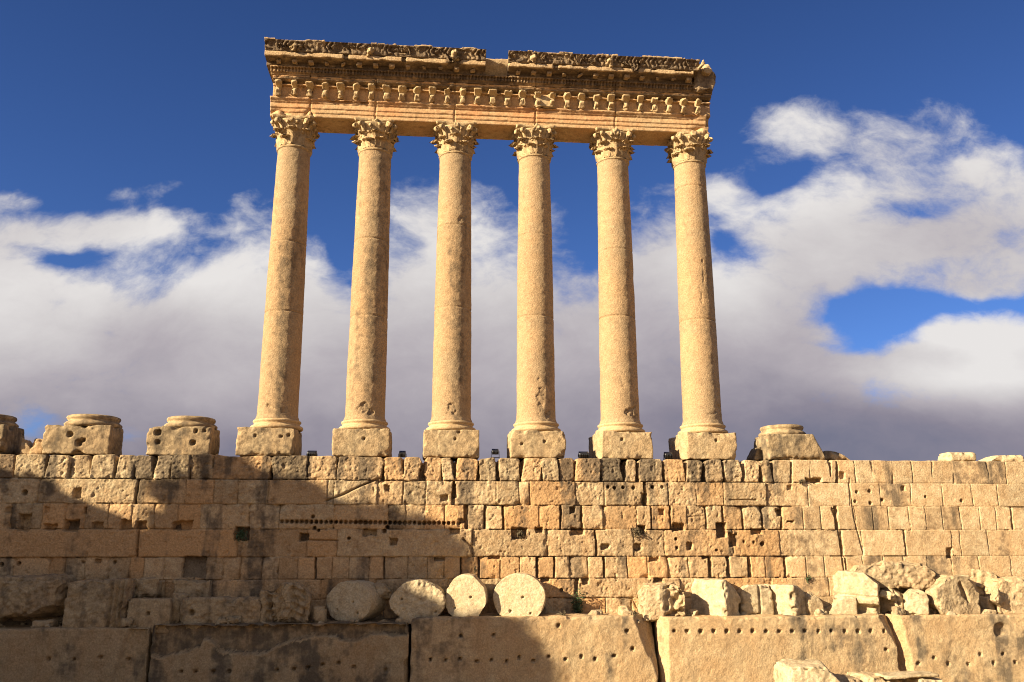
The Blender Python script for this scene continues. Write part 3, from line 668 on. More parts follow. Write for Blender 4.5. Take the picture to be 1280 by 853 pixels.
# ------------------------------------------------------------------ entablature
ENT = empty('entablature', (0, 0, NECK+CAPH), 'carved limestone entablature resting on the six capitals, its cornice broken in two', 'entablature')
EX0, EX1 = -13.38, 12.98; EZ = 20.03
def sweep(name, prof, x0, x1, mat, parent, seed, rough=.02, chip=.10, res=.055, wear=(.5, .2, .1), relief=None, endcut=None, sag=0., fine=.012):
    """closed profile [(y, z)...] (clockwise seen from -x) swept along x with wear"""
    pr = [np.array(p, float) for p in prof]; pts = []; cw = []
    for k in range(len(pr)):
        a, b = pr[k], pr[(k+1) % len(pr)]; n = max(1, int(np.linalg.norm(b-a)/res)) if (a[0] < .6 or b[0] < .6) else max(1, int(np.linalg.norm(b-a)/.5))
        for i in range(n): pts.append(a+(b-a)*i/n); cw.append(1. if i == 0 else 0.)
    pts = np.array(pts); m = len(pts); xs = np.linspace(x0, x1, max(2, int(abs(x1-x0)/res)))
    tg = np.roll(pts, -1, 0)-np.roll(pts, 1, 0); nr = np.stack([-tg[:, 1], tg[:, 0]], -1); nr /= np.linalg.norm(nr, axis=1, keepdims=True)+1e-9
    area = np.sum(pts[:, 0]*np.roll(pts[:, 1], -1)-np.roll(pts[:, 0], -1)*pts[:, 1])
    if area > 0: nr = -nr
    X = np.repeat(xs, m); Y = np.tile(pts[:, 0], len(xs)); Z = np.tile(pts[:, 1], len(xs)); NY = np.tile(nr[:, 0], len(xs)); NZ = np.tile(nr[:, 1], len(xs)); CW = np.tile(cw, len(xs))
    P = np.stack([X, Y, Z], -1)
    d = fbm(P*1.3, seed, 4)*rough+fbm(P*7, seed+4, 3, .6)*fine-CW*np.maximum(0, fbm(P*1.9, seed+7, 3)+.05)*chip*2
    if relief is not None: d = d+relief(P, np.tile(np.arange(m), len(xs)))
    P[:, 1] += NY*d; P[:, 2] += NZ*d
    if endcut is not None: P = endcut(P)
    n = len(xs); i = np.arange(n-1)[:, None]*m; j = np.arange(m)[None, :]; j2 = (j+1) % m
    Q = np.stack([i+j, i+m+j, i+m+j2, i+j2], -1).reshape(-1, 4)
    if area > 0: Q = Q[:, ::-1]
    F = [tuple(q) for q in Q.tolist()]+[tuple(range(m)) if area < 0 else tuple(range(m))[::-1], tuple(range((n-1)*m, n*m))[::-1] if area < 0 else tuple(range((n-1)*m, n*m))]
    o = mk(name, P-np.array([0, 0, EZ]), F, mat, parent, None, wear if not callable(wear) else wear(P))
    return o
def joints(P, xs, dep=.05, w=.02):
    d = 0
    for a in xs: d = d-dep*np.exp(-((P[:, 0]-a-.03*np.sin(P[:, 2]*3))/w)**2)
    return d
ARC = [(-.98, 20.03), (-.985, 20.28), (-1.015, 20.285), (-1.02, 20.55), (-1.05, 20.555), (-1.055, 20.86), (-1.10, 20.88), (-1.16, 20.98), (-1.26, 21.07), (-1.27, 21.14), (-1.0, 21.15), (1.0, 21.15), (1.2, 20.8), (1.0, 20.03)]
AJ = [-11.05, -7.2, -2.5, 2.4, 7.3]
def arc_relief(P, k):
    d = joints(P, AJ, .10, .03)
    # bites out of the lower moulding
    m = np.exp(-((P[:, 2]-21.02)/.16)**2)*(P[:, 1] < -1.1)
    for a, b in ((-9.3, .9), (-8.0, .25), (2.9, .7), (11.9, .5)): d = d-m*.22*np.exp(-((P[:, 0]-a)/b)**2)*(.8+.8*vnoise(P*4, 5))
    lo = np.exp(-((P[:, 2]-20.1)/.3)**2)*(P[:, 1] < -.9)
    for a, b in ((-11.1, .18), (-12.9, .4), (12.8, .5)): d = d-lo*.4*np.exp(-((P[:, 0]-a)/b)**2)
    return d
def arc_wear_shade(P):
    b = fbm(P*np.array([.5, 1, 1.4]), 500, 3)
    return np.stack([.56+b*.10, -.1+b*.3+.35*(P[:, 1] > -.9)*(P[:, 2] < 20.05), np.clip(.18+fbm(P*.6+4, 501, 3)*.8, 0, .7)*(P[:, 2] > 20.3)], -1)  # stone tone varies; soffit shade is put into the colour as well
sweep('architrave', ARC, EX0, EX1, M_ENT, ENT, 510, .008, .04, wear=arc_wear_shade, relief=arc_relief)
FRZ = [(-1.02, 21.15), (-1.02, 21.93), (-1.20, 21.95), (-1.20, 22.02), (-1.03, 22.04), (-1.03, 22.12), (-1.12, 22.14), (-1.30, 22.20), (-1.42, 22.26), (-1.42, 22.36), (-1.46, 22.38), (-1.46, 22.42), (.9, 22.42), (.9, 21.15)]
sweep('frieze', FRZ, EX0+.1, EX1+.3, M_ENT, ENT, 520, .02, .08, wear=lambda P: np.stack([.5+fbm(P*.8, 503, 3)*.12, np.where((P[:, 2] > 22.14)*(P[:, 2] < 22.36), 1.3, .12)+fbm(P*.9, 504, 3)*.8, np.full(len(P), .12)], -1), relief=lambda P, k: joints(P, AJ, .07, .03))  # upper moulding: crust plus the cornice's shade painted into the tone
bx0 = W(349, 98, -1.35)[0]; bx1 = W(872, 118, -1.35)[0]
NB = 29
for k in range(NB):
    x = bx0+(bx1-bx0)*k/(NB-1); rs = np.random.RandomState(600+k)
    worn = k in (0, 19, 1)
    def cust(P, Pn, T):
        z = T[:, 2]; prof = .22+.16*np.exp(-((z-.80)/.13)**2)*1.5+.12*np.exp(-((z-.28)/.15)**2)-.10*np.exp(-((z-.55)/.08)**2)
        back = P[:, 1] > .2
        Pn[:, 1] = np.where(back, Pn[:, 1], .22-(.22-Pn[:, 1])*prof/.34)
        Pn[:, 0] *= .75+.45*np.exp(-((z-.78)/.2)**2)+.25*np.exp(-((z-.1)/.1)**2)
        return Pn
    rock('frieze_bracket', .34*rs.uniform(.9, 1.2), .54, .98*rs.uniform(.95, 1.04), M_CARVE, (x, -1.28, 21.17-EZ), ENT, res=.05, seed=620+k, rough=.05, rnd=.06, chip=.12, fine=.04, custom=cust, wear=(.54, .1, .12), freq=2)
# broken plaque between two brackets right of centre
rock('frieze_fragment', 1.15, .34, .95, M_CARVE, (W(682, 130, -1.2)[0], -1.2, 21.12-EZ), ENT, res=.05, seed=660, rough=.09, rnd=.06, chip=.25, wear=(.56, .05, .1))
# dentil course and cornice in two stretches
XG0, XG1 = W(607.5, 75, -2.4)[0], W(635.5, 78, -2.4)[0]
DEN = [(-1.05, 22.42), (-1.44, 22.44), (-1.50, 22.56), (-1.62, 22.58), (-1.63, 22.76), (-1.75, 22.80), (-1.76, 22.88), (.9, 22.88), (.9, 22.42)]
def den_relief(P, k):
    f = 1.*(P[:, 1] < -1.56)*(P[:, 2] > 22.55)*(P[:, 2] < 22.79)
    return -f*.10*(np.sin(P[:, 0]*2*np.pi/.19) > .1)+joints(P, AJ, .05, .03)
sweep('dentil_course', DEN, EX0+.0, EX1+.35, M_CRUST, ENT, 530, .02, .08, res=.045, wear=lambda P: np.stack([.45+fbm(P*.8, 507, 2)*.1, .85-1.0*np.exp(-((P[:, 0]+12.6)/1.3)**2)-.5*np.exp(-((P[:, 0]-2.2)/.9)**2), np.full(len(P), .45)], -1), relief=den_relief)  # crust tone also carries the cornice's shade; left end painted paler as sunlit
CORN = [(-1.0, 22.88), (-1.66, 22.90), (-1.68, 23.12), (-2.28, 23.17), (-2.33, 23.18), (-2.34, 23.42), (-2.30, 23.47), (1.0, 23.47), (1.0, 22.88)]
SIMA = [(-1.2, 23.47), (-2.36, 23.475), (-2.40, 23.55), (-2.44, 23.70), (-2.54, 23.90), (-2.66, 24.02), (-2.67, 24.12), (-2.45, 24.15), (-1.2, 24.15)]
def sima_relief(P, k):
    f = (P[:, 1] < -2.3)*sstep(23.5, 23.6, P[:, 2])*(1-sstep(23.95, 24.02, P[:, 2]))
    x = P[:, 0]+.10*np.sin(P[:, 2]*13)+.22*fbm(P*np.array([1.3, 0, 0]), 546, 2)+.05*vnoise(P*5, 547); a = np.abs(np.sin(x*np.pi/.30))
    d = f*(a**.6*.20-.15)*sstep(-.25, .25, fbm(P*np.array([1.5, 1, 1]), 540, 2))+f*(fbm(P*5.5, 548, 3, .7)*.09-.03)
    t = 1.*(P[:, 2] > 24.05)
    return d-t*(np.maximum(0, fbm(P*np.array([1.1, .2, .2]), 541, 5, .65)+.12)*1.3)-t*np.abs(fbm(P*np.array([3, .4, .4]), 542, 2))*.06
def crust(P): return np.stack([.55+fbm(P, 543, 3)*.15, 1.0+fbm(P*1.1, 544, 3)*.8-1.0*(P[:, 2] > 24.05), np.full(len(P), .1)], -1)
def corona_wear_shade(P):
    lit = (P[:, 1] < -2.25); return np.stack([np.where(lit, .60, .42), np.where(lit, .05, .95)+fbm(P*1.3, 545, 3)*.6, np.full(len(P), .15)], -1)  # fascia painted pale as sunlit, underside dark as shaded, over patchy crust
def bites(lst):
    def f(P, k):
        m = 1.*(P[:, 1] < -2.2); d = joints(P, [-9.05, -5.6, .6, 5.0, 9.3], .05, .03)
        for a, b, s in lst: d = d-m*s*np.exp(-((P[:, 0]-a)/b)**4)
        return d
    return f
def cornice(x0, x1, seed, bl, cap):
    c = sweep('cornice', CORN, x0, x1, M_CRUST, ENT, seed, .025, .10, wear=corona_wear_shade, relief=bites(bl))
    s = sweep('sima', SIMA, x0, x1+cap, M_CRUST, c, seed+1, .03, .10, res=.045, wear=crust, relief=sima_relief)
    return c
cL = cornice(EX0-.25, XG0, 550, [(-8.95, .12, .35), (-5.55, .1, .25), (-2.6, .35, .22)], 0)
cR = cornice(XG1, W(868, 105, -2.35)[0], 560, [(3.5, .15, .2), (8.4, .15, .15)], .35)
for c, (a, b), xs in ((cL, (348, 591), 13), (cR, (648, 861), 12)):
    for k in range(xs):
        px = a+(b-a)*k/(xs-1); py = 77+(px-350)*.039; x = W(px, py, -2.0)[0]
        rs = np.random.RandomState(700+k)
        rock('modillion', .32, .40, .20, M_CRUST, (x, -1.88, 22.95-EZ), c, res=.06, seed=700+k, rough=.03, rnd=.03, chip=.1, wear=(.62, .10+.3*rs.rand(), .15))
def lion(px, py, par, seed, s=1.):
    p = W(px, py, -2.62)
    def cust(P, Pn, T):
        q = np.hypot(P[:, 0], P[:, 2]-.30*s)
        Pn[:, 1] -= .10*np.exp(-(q/.16)**2)-.09*np.exp(-((q-.27)/.06)**2)
        Pn[:, 1] += .16*np.exp(-(np.hypot(P[:, 0], P[:, 2]-.14*s)/.08)**2)*(P[:, 1] < 0)
        for sx in (-1, 1): Pn[:, 1] += .10*np.exp(-(np.hypot(P[:, 0]-.11*sx, P[:, 2]-.38*s)/.05)**2)*(P[:, 1] < 0)
        return Pn
    rock('lion_head_spout', .52*s, .46, .58*s, M_CARVE, (p[0], -2.38, p[2]-EZ-.27), par, res=.04, seed=seed, rough=.12, rnd=.12, chip=.3, custom=cust, fine=.09, wear=(.50, .35, .1))
for k, (px, py, c) in enumerate([(366, 56, cL), (463, 64, cL), (570, 66, cL), (669, 72, cR), (762, 76, cR)]): lion(px, py, c, 720+k, 1.0 if k else .8)
# core blocks behind the cornice, laid bare in the gap and at the right end
def gapcut(P):
    n = np.array([0, -.72, .69]); q = (P-np.array([0, -1.25, 23.35]))@n
    return P-n*np.maximum(0, q-0*q)[:, None]*.0
sweep('core_block', [(-1.1, 22.88), (-1.42, 22.95), (-1.9, 23.55), (-1.95, 23.85), (-1.2, 23.98), (.8, 23.98), (.8, 22.88)], XG0-.25, XG1+.2, M_RUB, ENT, 570, .05, .10, wear=(.5, .1, .05))
sweep('core_block', [(-.9, 23.47), (-1.1, 24.0), (.9, 24.0), (.9, 23.47)], EX0+.3, XG0-.3, M_RUB, ENT, 571, .05, .10, wear=(.5, .2, .05), res=.1)
sweep('core_block', [(-.9, 23.47), (-1.1, 24.0), (.9, 24.0), (.9, 23.47)], XG1+.25, EX1-.2, M_RUB, ENT, 572, .05, .10, wear=(.5, .2, .05), res=.1)
p = W(876, 110, -1.3)
rock('broken_corner_block', 1.75, 2.5, 2.1, M_CRUST, (12.75, -.55, 22.42-EZ), ENT, res=.06, seed=580, rough=.14, rnd=.25, chip=.35, fine=.06, cuts=[((1, -.2, -.5), .55), ((.7, -.3, .7), 1.75)], wear=(.50, .75, .1))  # dark tone puts the shade on this broken end into the colour
rock('corner_scroll', .7, .6, .75, M_CARVE, (W(884, 85, -2.0)[0], -1.75, W(884, 85, -2.0)[2]-.4-EZ), ENT, res=.05, seed=581, rough=.08, rnd=.25, chip=.2, shape='cyl', wear=(.56, .1, .05))
rock('splintered_sima_piece', .24, .4, .75, M_CARVE, (W(872, 78, -2.4)[0], -2.4, W(872, 82, -2.4)[2]-.35-EZ), ENT, rot=(0, R(35), 0), res=.05, seed=582, rough=.05, rnd=.06, chip=.15, wear=(.56, .1, .05))
rock('broken_end', .5, 1.9, 1.05, M_CRUST, (EX1-.02, .0, 20.05-EZ), ENT, res=.06, seed=583, rough=.08, rnd=.08, chip=.3, wear=(.56, .2, .2))

# ------------------------------------------------------------------ stumps of the lost columns along the wall top
def stump(lab, fx0, fx1, ytop, by, baser, bw, seed, holes, wear, cuts, dx=0.):
    a = W(fx0, ytop+15, -1.6); b = W(fx1, ytop+15, -1.6); zt = W((fx0+fx1)/2, ytop, -1.6)[2]
    xc = (a[0]+b[0])/2
    e = empty('column_stump', (xc, 0, -.02), lab, 'column stump', 'broken column stumps on the wall top')
    rock('plinth', b[0]-a[0]+.1, 2.6, zt+.02, M_MEGA, (0, -.35, 0), e, res=.055, seed=seed, rough=.06, rnd=.06, chip=.22, cuts=cuts, fine=.03, holes=holes, wear=wear)
    P, Q = lathe_mesh([(baser*r, z*1.0) for r, z in [(.98, -.02), (1.06, .05), (1.08, .16), (1.02, .24), (.95, .30), (.93, .36), (.98, .42), (1.0, .50), (.97, .58), (.90, .62), (.5, .63), (.02, .60)]], 90, seed+1, .05, res=.05, fine=.02)
    mk('base', P, Q, M_CARVE, e, (dx, -.25, zt), wear)
    return e
stump('squat column stump cut by the left edge of the picture', -58, 4, 530, 0, 1.35, 0, 800, [(-.2, .6, .1, .2)], (.42, .62, .05), [((1, .9, .25), 1.75)], dx=-.3)
stump('column stump with two dark sockets in its face, second from the left edge', 55, 137, 531, 0, 1.33, 0, 803, [(-.35, 1.03, .13, .35), (.15, .6, .16, .35), (.35, .75, .1, .3)], (.44, .55, .08), [((1, .8, .1), 1.78)], dx=.25)
stump('column stump with four small sockets, standing nearest the left of the columns', 185, 262, 533, 0, 1.28, 0, 806, [(-1.1, 1.2, .16, .35), (-1.05, .68, .12, .35), (.75, .66, .12, .35), (.85, 1.28, .09, .3), (1.3, 1.3, .08, .2)], (.43, .60, .06), [((1, .9, .1), 1.70)], dx=.2)
stump('column stump with a sunlit flank right of the six columns', 961, 1030, 543, 0, 1.22, 0, 809, [], (.46, .62, .0), [((1, -.3, .55), 1.80)], dx=-.22)

# ------------------------------------------------------------------ rubble lying on the ledge
def block(name, lab, x0, y0, x1, y1, Y, d, mat=M_RUB, cat='stone block', group='fallen blocks on the ledge', rot=(0, 0, 0), wear=(.5, .2, .08), seed=1, base=None, fit=1., **k):
    if mat is M_WHITE and name != 'column_drum': wear = (wear[0]-.03, wear[1]+.22, wear[2])
    a = W(x0, (y0+y1)/2, Y); b = W(x1, (y0+y1)/2, Y); zt = W((x0+x1)/2, y0, Y)[2]; zb = W((x0+x1)/2, y1, Y)[2] if base is None else base
    w = (b[0]-a[0])*fit; h = (zt-zb)*fit
    k.setdefault('rel', True); k.setdefault('fine', .035)
    V, Q = rock_mesh(w, d, h, seed=seed, **k)
    if rot != (0, 0, 0):
        from mathutils import Euler
        c = np.array([0, 0, h/2]); V = (V-c)@np.array(Euler(tuple(R(q) for q in rot)).to_matrix()).T+c
    x0_, x1_ = V[:, 0].min(), V[:, 0].max(); V[:, 0] = (V[:, 0]-(x0_+x1_)/2)*w/(x1_-x0_)
    V[:, 2] = (V[:, 2]-V[:, 2].min())*h/(V[:, 2].max()-V[:, 2].min()); V[:, 1] -= V[:, 1].min()+d/2
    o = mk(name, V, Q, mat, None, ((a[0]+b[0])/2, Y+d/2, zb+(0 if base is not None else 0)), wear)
    return tag(o, lab, cat, group)
ZL = LEDGE-.22           # top of the ledge
dr = dict(res=.05, shape='cyl')
DY = -3.55
def drum(lab, x0, y0, x1, y1, d, rz, seed, wear, dots, mat=M_WHITE, rough=.05, cuts=(), fine=.02, rx=0):
    w = (W(x1, 745, DY)[0]-W(x0, 745, DY)[0])*.95
    h = W((x0+x1)/2, y0, DY)[2]-W((x0+x1)/2, y1, DY)[2]
    o = block('column_drum', lab, x0, y0, x1, y1, DY, d, mat, 'column drum', 'fallen column drums on the ledge', (rx, 0, rz), wear, seed, ZL,
              holes=[(a*w/2, h/2+b*h/2, .055, .2) for a, b in dots], rough=rough, chip=.05, cuts=cuts, fine=fine, fit=1.0, **dr)
    return o
drum('greyish fallen drum wholly in shade, its long dark side turned to the right', 404, 727, 482, 777, 2.1, -24, 820, (.56, .10, .0), [(.2, .1), (-.5, -.3), (.45, -.45)], M_WHITE, .06, cuts=[((-1, 0, 1), .05)], fine=.04)
drum('pitted rough faced fallen drum with the shadow edge across its face', 486, 724, 559, 777, 1.3, -4, 821, (.54, .22, .0), [(.7, -.45), (-.6, .2)], M_WHITE, .11, fine=.07, cuts=[((-1, 0, 1), .08)])
drum('bright drum with a many sided face and a lopped top corner', 557, 718, 612, 771, 1.1, -9, 822, (.62, -.1, .0), [(.25, .25), (-.55, -.25), (.2, -.7)], M_WHITE, .03, cuts=[((1, 0, 1), .10), ((-1, 0, .9), .08), ((1, 0, -.7), .12), ((-1, 0, -1), .06)], fine=.02)
drum('largest and brightest round drum with three small dowel holes', 617, 717, 686, 771, 1.1, -9, 823, (.66, -.1, .0), [(.15, .2), (-.35, -.45), (.45, -.55)], M_WHITE, .02, cuts=[((1, 0, .8), .02)], fine=.02)
B = block
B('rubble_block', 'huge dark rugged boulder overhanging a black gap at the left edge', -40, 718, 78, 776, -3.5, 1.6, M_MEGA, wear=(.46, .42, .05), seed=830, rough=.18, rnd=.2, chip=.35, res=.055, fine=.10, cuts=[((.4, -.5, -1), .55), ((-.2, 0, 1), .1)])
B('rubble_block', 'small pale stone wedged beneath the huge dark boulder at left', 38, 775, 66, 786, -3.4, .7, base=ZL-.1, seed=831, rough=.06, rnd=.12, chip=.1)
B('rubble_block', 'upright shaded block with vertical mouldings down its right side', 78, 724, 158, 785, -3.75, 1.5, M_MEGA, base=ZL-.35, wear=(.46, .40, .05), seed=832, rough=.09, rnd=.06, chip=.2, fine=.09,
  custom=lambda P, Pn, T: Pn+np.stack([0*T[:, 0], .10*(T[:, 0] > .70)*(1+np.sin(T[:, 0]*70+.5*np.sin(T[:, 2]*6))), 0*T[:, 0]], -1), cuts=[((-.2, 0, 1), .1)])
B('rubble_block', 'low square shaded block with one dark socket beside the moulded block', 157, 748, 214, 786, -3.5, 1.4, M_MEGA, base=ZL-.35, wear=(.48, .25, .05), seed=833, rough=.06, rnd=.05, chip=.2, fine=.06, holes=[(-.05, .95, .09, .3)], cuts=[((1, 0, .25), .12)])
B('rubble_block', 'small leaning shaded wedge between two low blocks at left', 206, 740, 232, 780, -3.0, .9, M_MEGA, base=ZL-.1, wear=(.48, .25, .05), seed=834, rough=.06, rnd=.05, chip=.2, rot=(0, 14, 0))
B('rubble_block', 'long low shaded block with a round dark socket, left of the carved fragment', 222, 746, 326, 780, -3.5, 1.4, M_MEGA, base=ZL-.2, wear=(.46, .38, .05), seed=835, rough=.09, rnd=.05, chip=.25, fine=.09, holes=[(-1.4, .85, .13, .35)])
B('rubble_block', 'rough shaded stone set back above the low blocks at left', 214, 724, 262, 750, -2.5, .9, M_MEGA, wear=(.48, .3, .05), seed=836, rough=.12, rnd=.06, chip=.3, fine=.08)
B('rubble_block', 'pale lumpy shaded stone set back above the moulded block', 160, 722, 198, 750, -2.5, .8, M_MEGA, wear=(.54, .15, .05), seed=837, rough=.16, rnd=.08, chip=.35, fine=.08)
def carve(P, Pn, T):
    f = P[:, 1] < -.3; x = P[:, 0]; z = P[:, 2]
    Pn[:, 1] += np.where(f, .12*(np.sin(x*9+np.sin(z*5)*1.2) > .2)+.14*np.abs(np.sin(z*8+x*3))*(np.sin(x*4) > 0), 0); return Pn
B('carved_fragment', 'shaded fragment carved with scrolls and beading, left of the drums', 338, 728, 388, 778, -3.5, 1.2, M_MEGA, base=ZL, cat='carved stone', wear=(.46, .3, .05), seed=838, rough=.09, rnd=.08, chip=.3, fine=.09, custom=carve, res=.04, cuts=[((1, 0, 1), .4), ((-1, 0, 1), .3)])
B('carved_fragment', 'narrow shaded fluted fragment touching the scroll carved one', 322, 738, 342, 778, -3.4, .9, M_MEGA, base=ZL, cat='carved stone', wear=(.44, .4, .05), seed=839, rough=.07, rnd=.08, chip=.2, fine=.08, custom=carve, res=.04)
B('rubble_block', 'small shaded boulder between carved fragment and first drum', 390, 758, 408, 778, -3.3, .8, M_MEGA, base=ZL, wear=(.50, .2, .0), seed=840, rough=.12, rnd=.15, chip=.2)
B('rubble_block', 'lumpy stone peeping over the shaded drum', 462, 729, 490, 752, -2.6, .7, M_RUB, wear=(.5, .2, .0), seed=841, rough=.16, rnd=.15, chip=.3, fine=.08, cuts=[((1, 0, .8), .3)])
B('rubble_block', 'small dull stone low by the shrub on the ledge', 737, 763, 757, 772, -3.3, .7, base=ZL, seed=842, rough=.08, rnd=.12, chip=.2, wear=(.45, .3, 0), cuts=[((-1, 0, 1), .1)])
B('rubble_block', 'small pointed pale stone left of the carved corner block', 775, 758, 797, 773, -3.4, .8, base=ZL, seed=843, rough=.06, rnd=.06, chip=.2, cuts=[((1, -.4, 1.2), .35), ((-1, 0, 1), .15)], wear=(.58, 0, 0))
B('carved_fragment', 'squarish corner block eaten away at the right with curling remnants of carving', 800, 729, 862, 774, -3.55, 1.5, M_RUB, base=ZL, cat='carved stone', wear=(.52, .12, .0), seed=844, rough=.10, rnd=.22, chip=.4, fine=.07, res=.04, rot=(0, 0, -14), cuts=[((-1, 0, 1), .22), ((1, 0, 1), .25)],
  custom=lambda P, Pn, T: Pn+np.stack([0*T[:, 0], .34*sstep(.5, .66, T[:, 0])*(1-T[:, 1])*(1+1.0*vnoise(P*4.5, 3)), 0*T[:, 0]], -1))
B('half_drum', 'cut drum standing on edge, bright flat side left and dark side right', 872, 724, 934, 774, -3.5, 1.6, M_WHITE, base=ZL, cat='column drum', group='fallen column drums on the ledge', wear=(.54, .10, 0), seed=845, rough=.06, rnd=.10, chip=.25, rot=(0, 0, -52), cuts=[((1, .6, .9), .55), ((-1, -.5, .9), .3), ((-.3, -1, .5), .25)])
B('rubble_block', 'pale split block behind the cut standing drum', 926, 731, 968, 768, -2.7, .9, M_WHITE, base=ZL, wear=(.52, .12, 0), seed=846, rough=.07, rnd=.08, chip=.25, cuts=[((-1, 0, 1), .3)],
  custom=lambda P, Pn, T: Pn+np.stack([0*T[:, 0], .2*np.exp(-((P[:, 0]-.15)/.04)**2)*(P[:, 1] < -.3), 0*T[:, 0]], -1))
B('rubble_block', 'bright narrow slab with a large dark ragged flank', 962, 731, 1020, 772, -3.5, 1.5, M_WHITE, base=ZL, wear=(.52, .14, 0), seed=847, rough=.09, rnd=.07, chip=.3, rot=(0, 0, -56), cuts=[((1, .5, 1.1), .4), ((-.2, 0, 1), .08), ((0, 1, .8), .3)], fine=.06)
B('rubble_block', 'low rounded stone in the shade of the bright slab', 1008, 740, 1034, 772, -3.0, 1.2, M_RUB, base=ZL, wear=(.46, .2, 0), seed=848, rough=.10, rnd=.25, chip=.3, cuts=[((1, 0, 1), .4)])
B('rubble_block', 'smooth pale leaning slab with a rounded shadow on it', 1036, 746, 1074, 772, -3.0, .8, M_WHITE, base=ZL, wear=(.58, 0, 0), seed=849, rough=.03, rnd=.06, chip=.1, rot=(0, 0, -8), cuts=[((-1, 0, 1.0), .62)])
B('rubble_block', 'big upright bright block with an undercut moulded lower edge', 1056, 714, 1116, 772, -3.55, 1.8, M_WHITE, base=ZL, wear=(.50, .12, .05), seed=850, rough=.09, rnd=.08, chip=.3, rot=(0, 3, -34), fine=.05, res=.045,
  custom=lambda P, Pn, T: Pn+np.stack([0*T[:, 0], .55*sstep(.06, .12, T[:, 2])*(1-sstep(.26, .32, T[:, 2]))*sstep(.25, .35, T[:, 0])*(1-T[:, 1])-.06*np.exp(-((T[:, 2]-.40)/.04)**2)+.10*np.exp(-((T[:, 2]-.47)/.02)**2), 0*T[:, 0]], -1), cuts=[((1, 0, 1.3), .5), ((-1, 0, 1), .22), ((-.4, -1, .6), .2)])
B('rubble_block', 'rough crusted slab lying tilted across the top of the heap at right', 1086, 701, 1176, 740, -3.0, 1.7, M_RUB, wear=(.50, .40, .0), seed=851, rough=.16, rnd=.12, chip=.4, rot=(0, 3, -8), fine=.10, cuts=[((1, -.3, 1.1), .35), ((-1, 0, 1.6), .5), ((-.2, -1, -.5), .3)])
B('rubble_block', 'pointed dark sided block leaning under the tilted slab', 1108, 732, 1148, 772, -3.2, 1.6, M_RUB, base=ZL, wear=(.48, .2, .0), seed=852, rough=.10, rnd=.06, chip=.3, rot=(0, -14, -50), cuts=[((1, 0, 1), .45), ((-1, -.4, .5), .3)])
B('rubble_block', 'bright stubby block low in the middle of the right hand heap', 1136, 737, 1168, 772, -3.7, 1.0, M_WHITE, base=ZL, wear=(.54, .12, 0), seed=853, rough=.08, rnd=.12, chip=.3, rot=(0, 8, -18), cuts=[((1, 0, 1), .2), ((-1, 0, 1), .3)], fine=.05)
B('rubble_block', 'pale long slab lying behind the five sided block', 1146, 719, 1216, 744, -2.7, 1.2, M_WHITE, wear=(.50, .12, 0), seed=854, rough=.10, rnd=.08, chip=.3, rot=(0, -5, 0), cuts=[((-1, 0, 1), .35), ((0, -1, -1), .3)])
B('rubble_block', 'grey five sided block with a leaf shaped hollow in its face', 1168, 719, 1230, 773, -3.75, 1.2, M_RUB, base=ZL, wear=(.52, .36, .0), seed=855, rough=.07, rnd=.06, chip=.2, rot=(0, 4, 6), fine=.05, res=.04,
  cuts=[((1, 0, 1.0), .62), ((-1, 0, 1.1), .66), ((-1, 0, -1.0), .42), ((1, 0, -.2), .08)],
  custom=lambda P, Pn, T: Pn+np.stack([0*T[:, 0], .25*(P[:, 1] < -.5)*(1-sstep(.75, 1.15, np.sqrt(((P[:, 0]-.38+(P[:, 2]-1.4)*.45)/.20)**2+((P[:, 2]-1.4)/.5)**2)+.3*vnoise(P*4, 8))), 0*T[:, 0]], -1))
B('rubble_block', 'bright tooth of stone at the foot of the five sided block', 1184, 764, 1198, 775, -3.72, .4, M_WHITE, base=ZL, wear=(.58, 0, 0), seed=856, rough=.08, rnd=.10, chip=.2, cuts=[((1, 0, 1), .15), ((-1, 0, 1), .12)])
B('rubble_block', 'fluted grey stone standing high behind the heap near the right edge', 1222, 711, 1254, 742, -2.4, .8, M_RUB, wear=(.48, .36, 0), seed=857, rough=.10, rnd=.08, chip=.3, rot=(0, 12, -30), fine=.06, cuts=[((1, 0, 1), .2)],
  custom=lambda P, Pn, T: Pn+np.stack([0*T[:, 0], .06*np.sin(P[:, 0]*13)*(P[:, 1] < 0), 0*T[:, 0]], -1))
B('rubble_block', 'shaded block in the dark hollow near the right edge', 1228, 746, 1254, 773, -3.0, .8, M_RUB, base=ZL, wear=(.44, .3, 0), seed=858, rough=.10, rnd=.12, chip=.3, rot=(0, 0, 30))
B('rubble_block', 'rough pale block filling the right end of the ledge', 1246, 720, 1340, 774, -3.0, 1.1, M_RUB, base=ZL, wear=(.56, .1, .05), seed=859, rough=.16, rnd=.15, chip=.4, fine=.08, cuts=[((-1, -.5, .6), .35), ((-.1, -.4, 1), .15)])
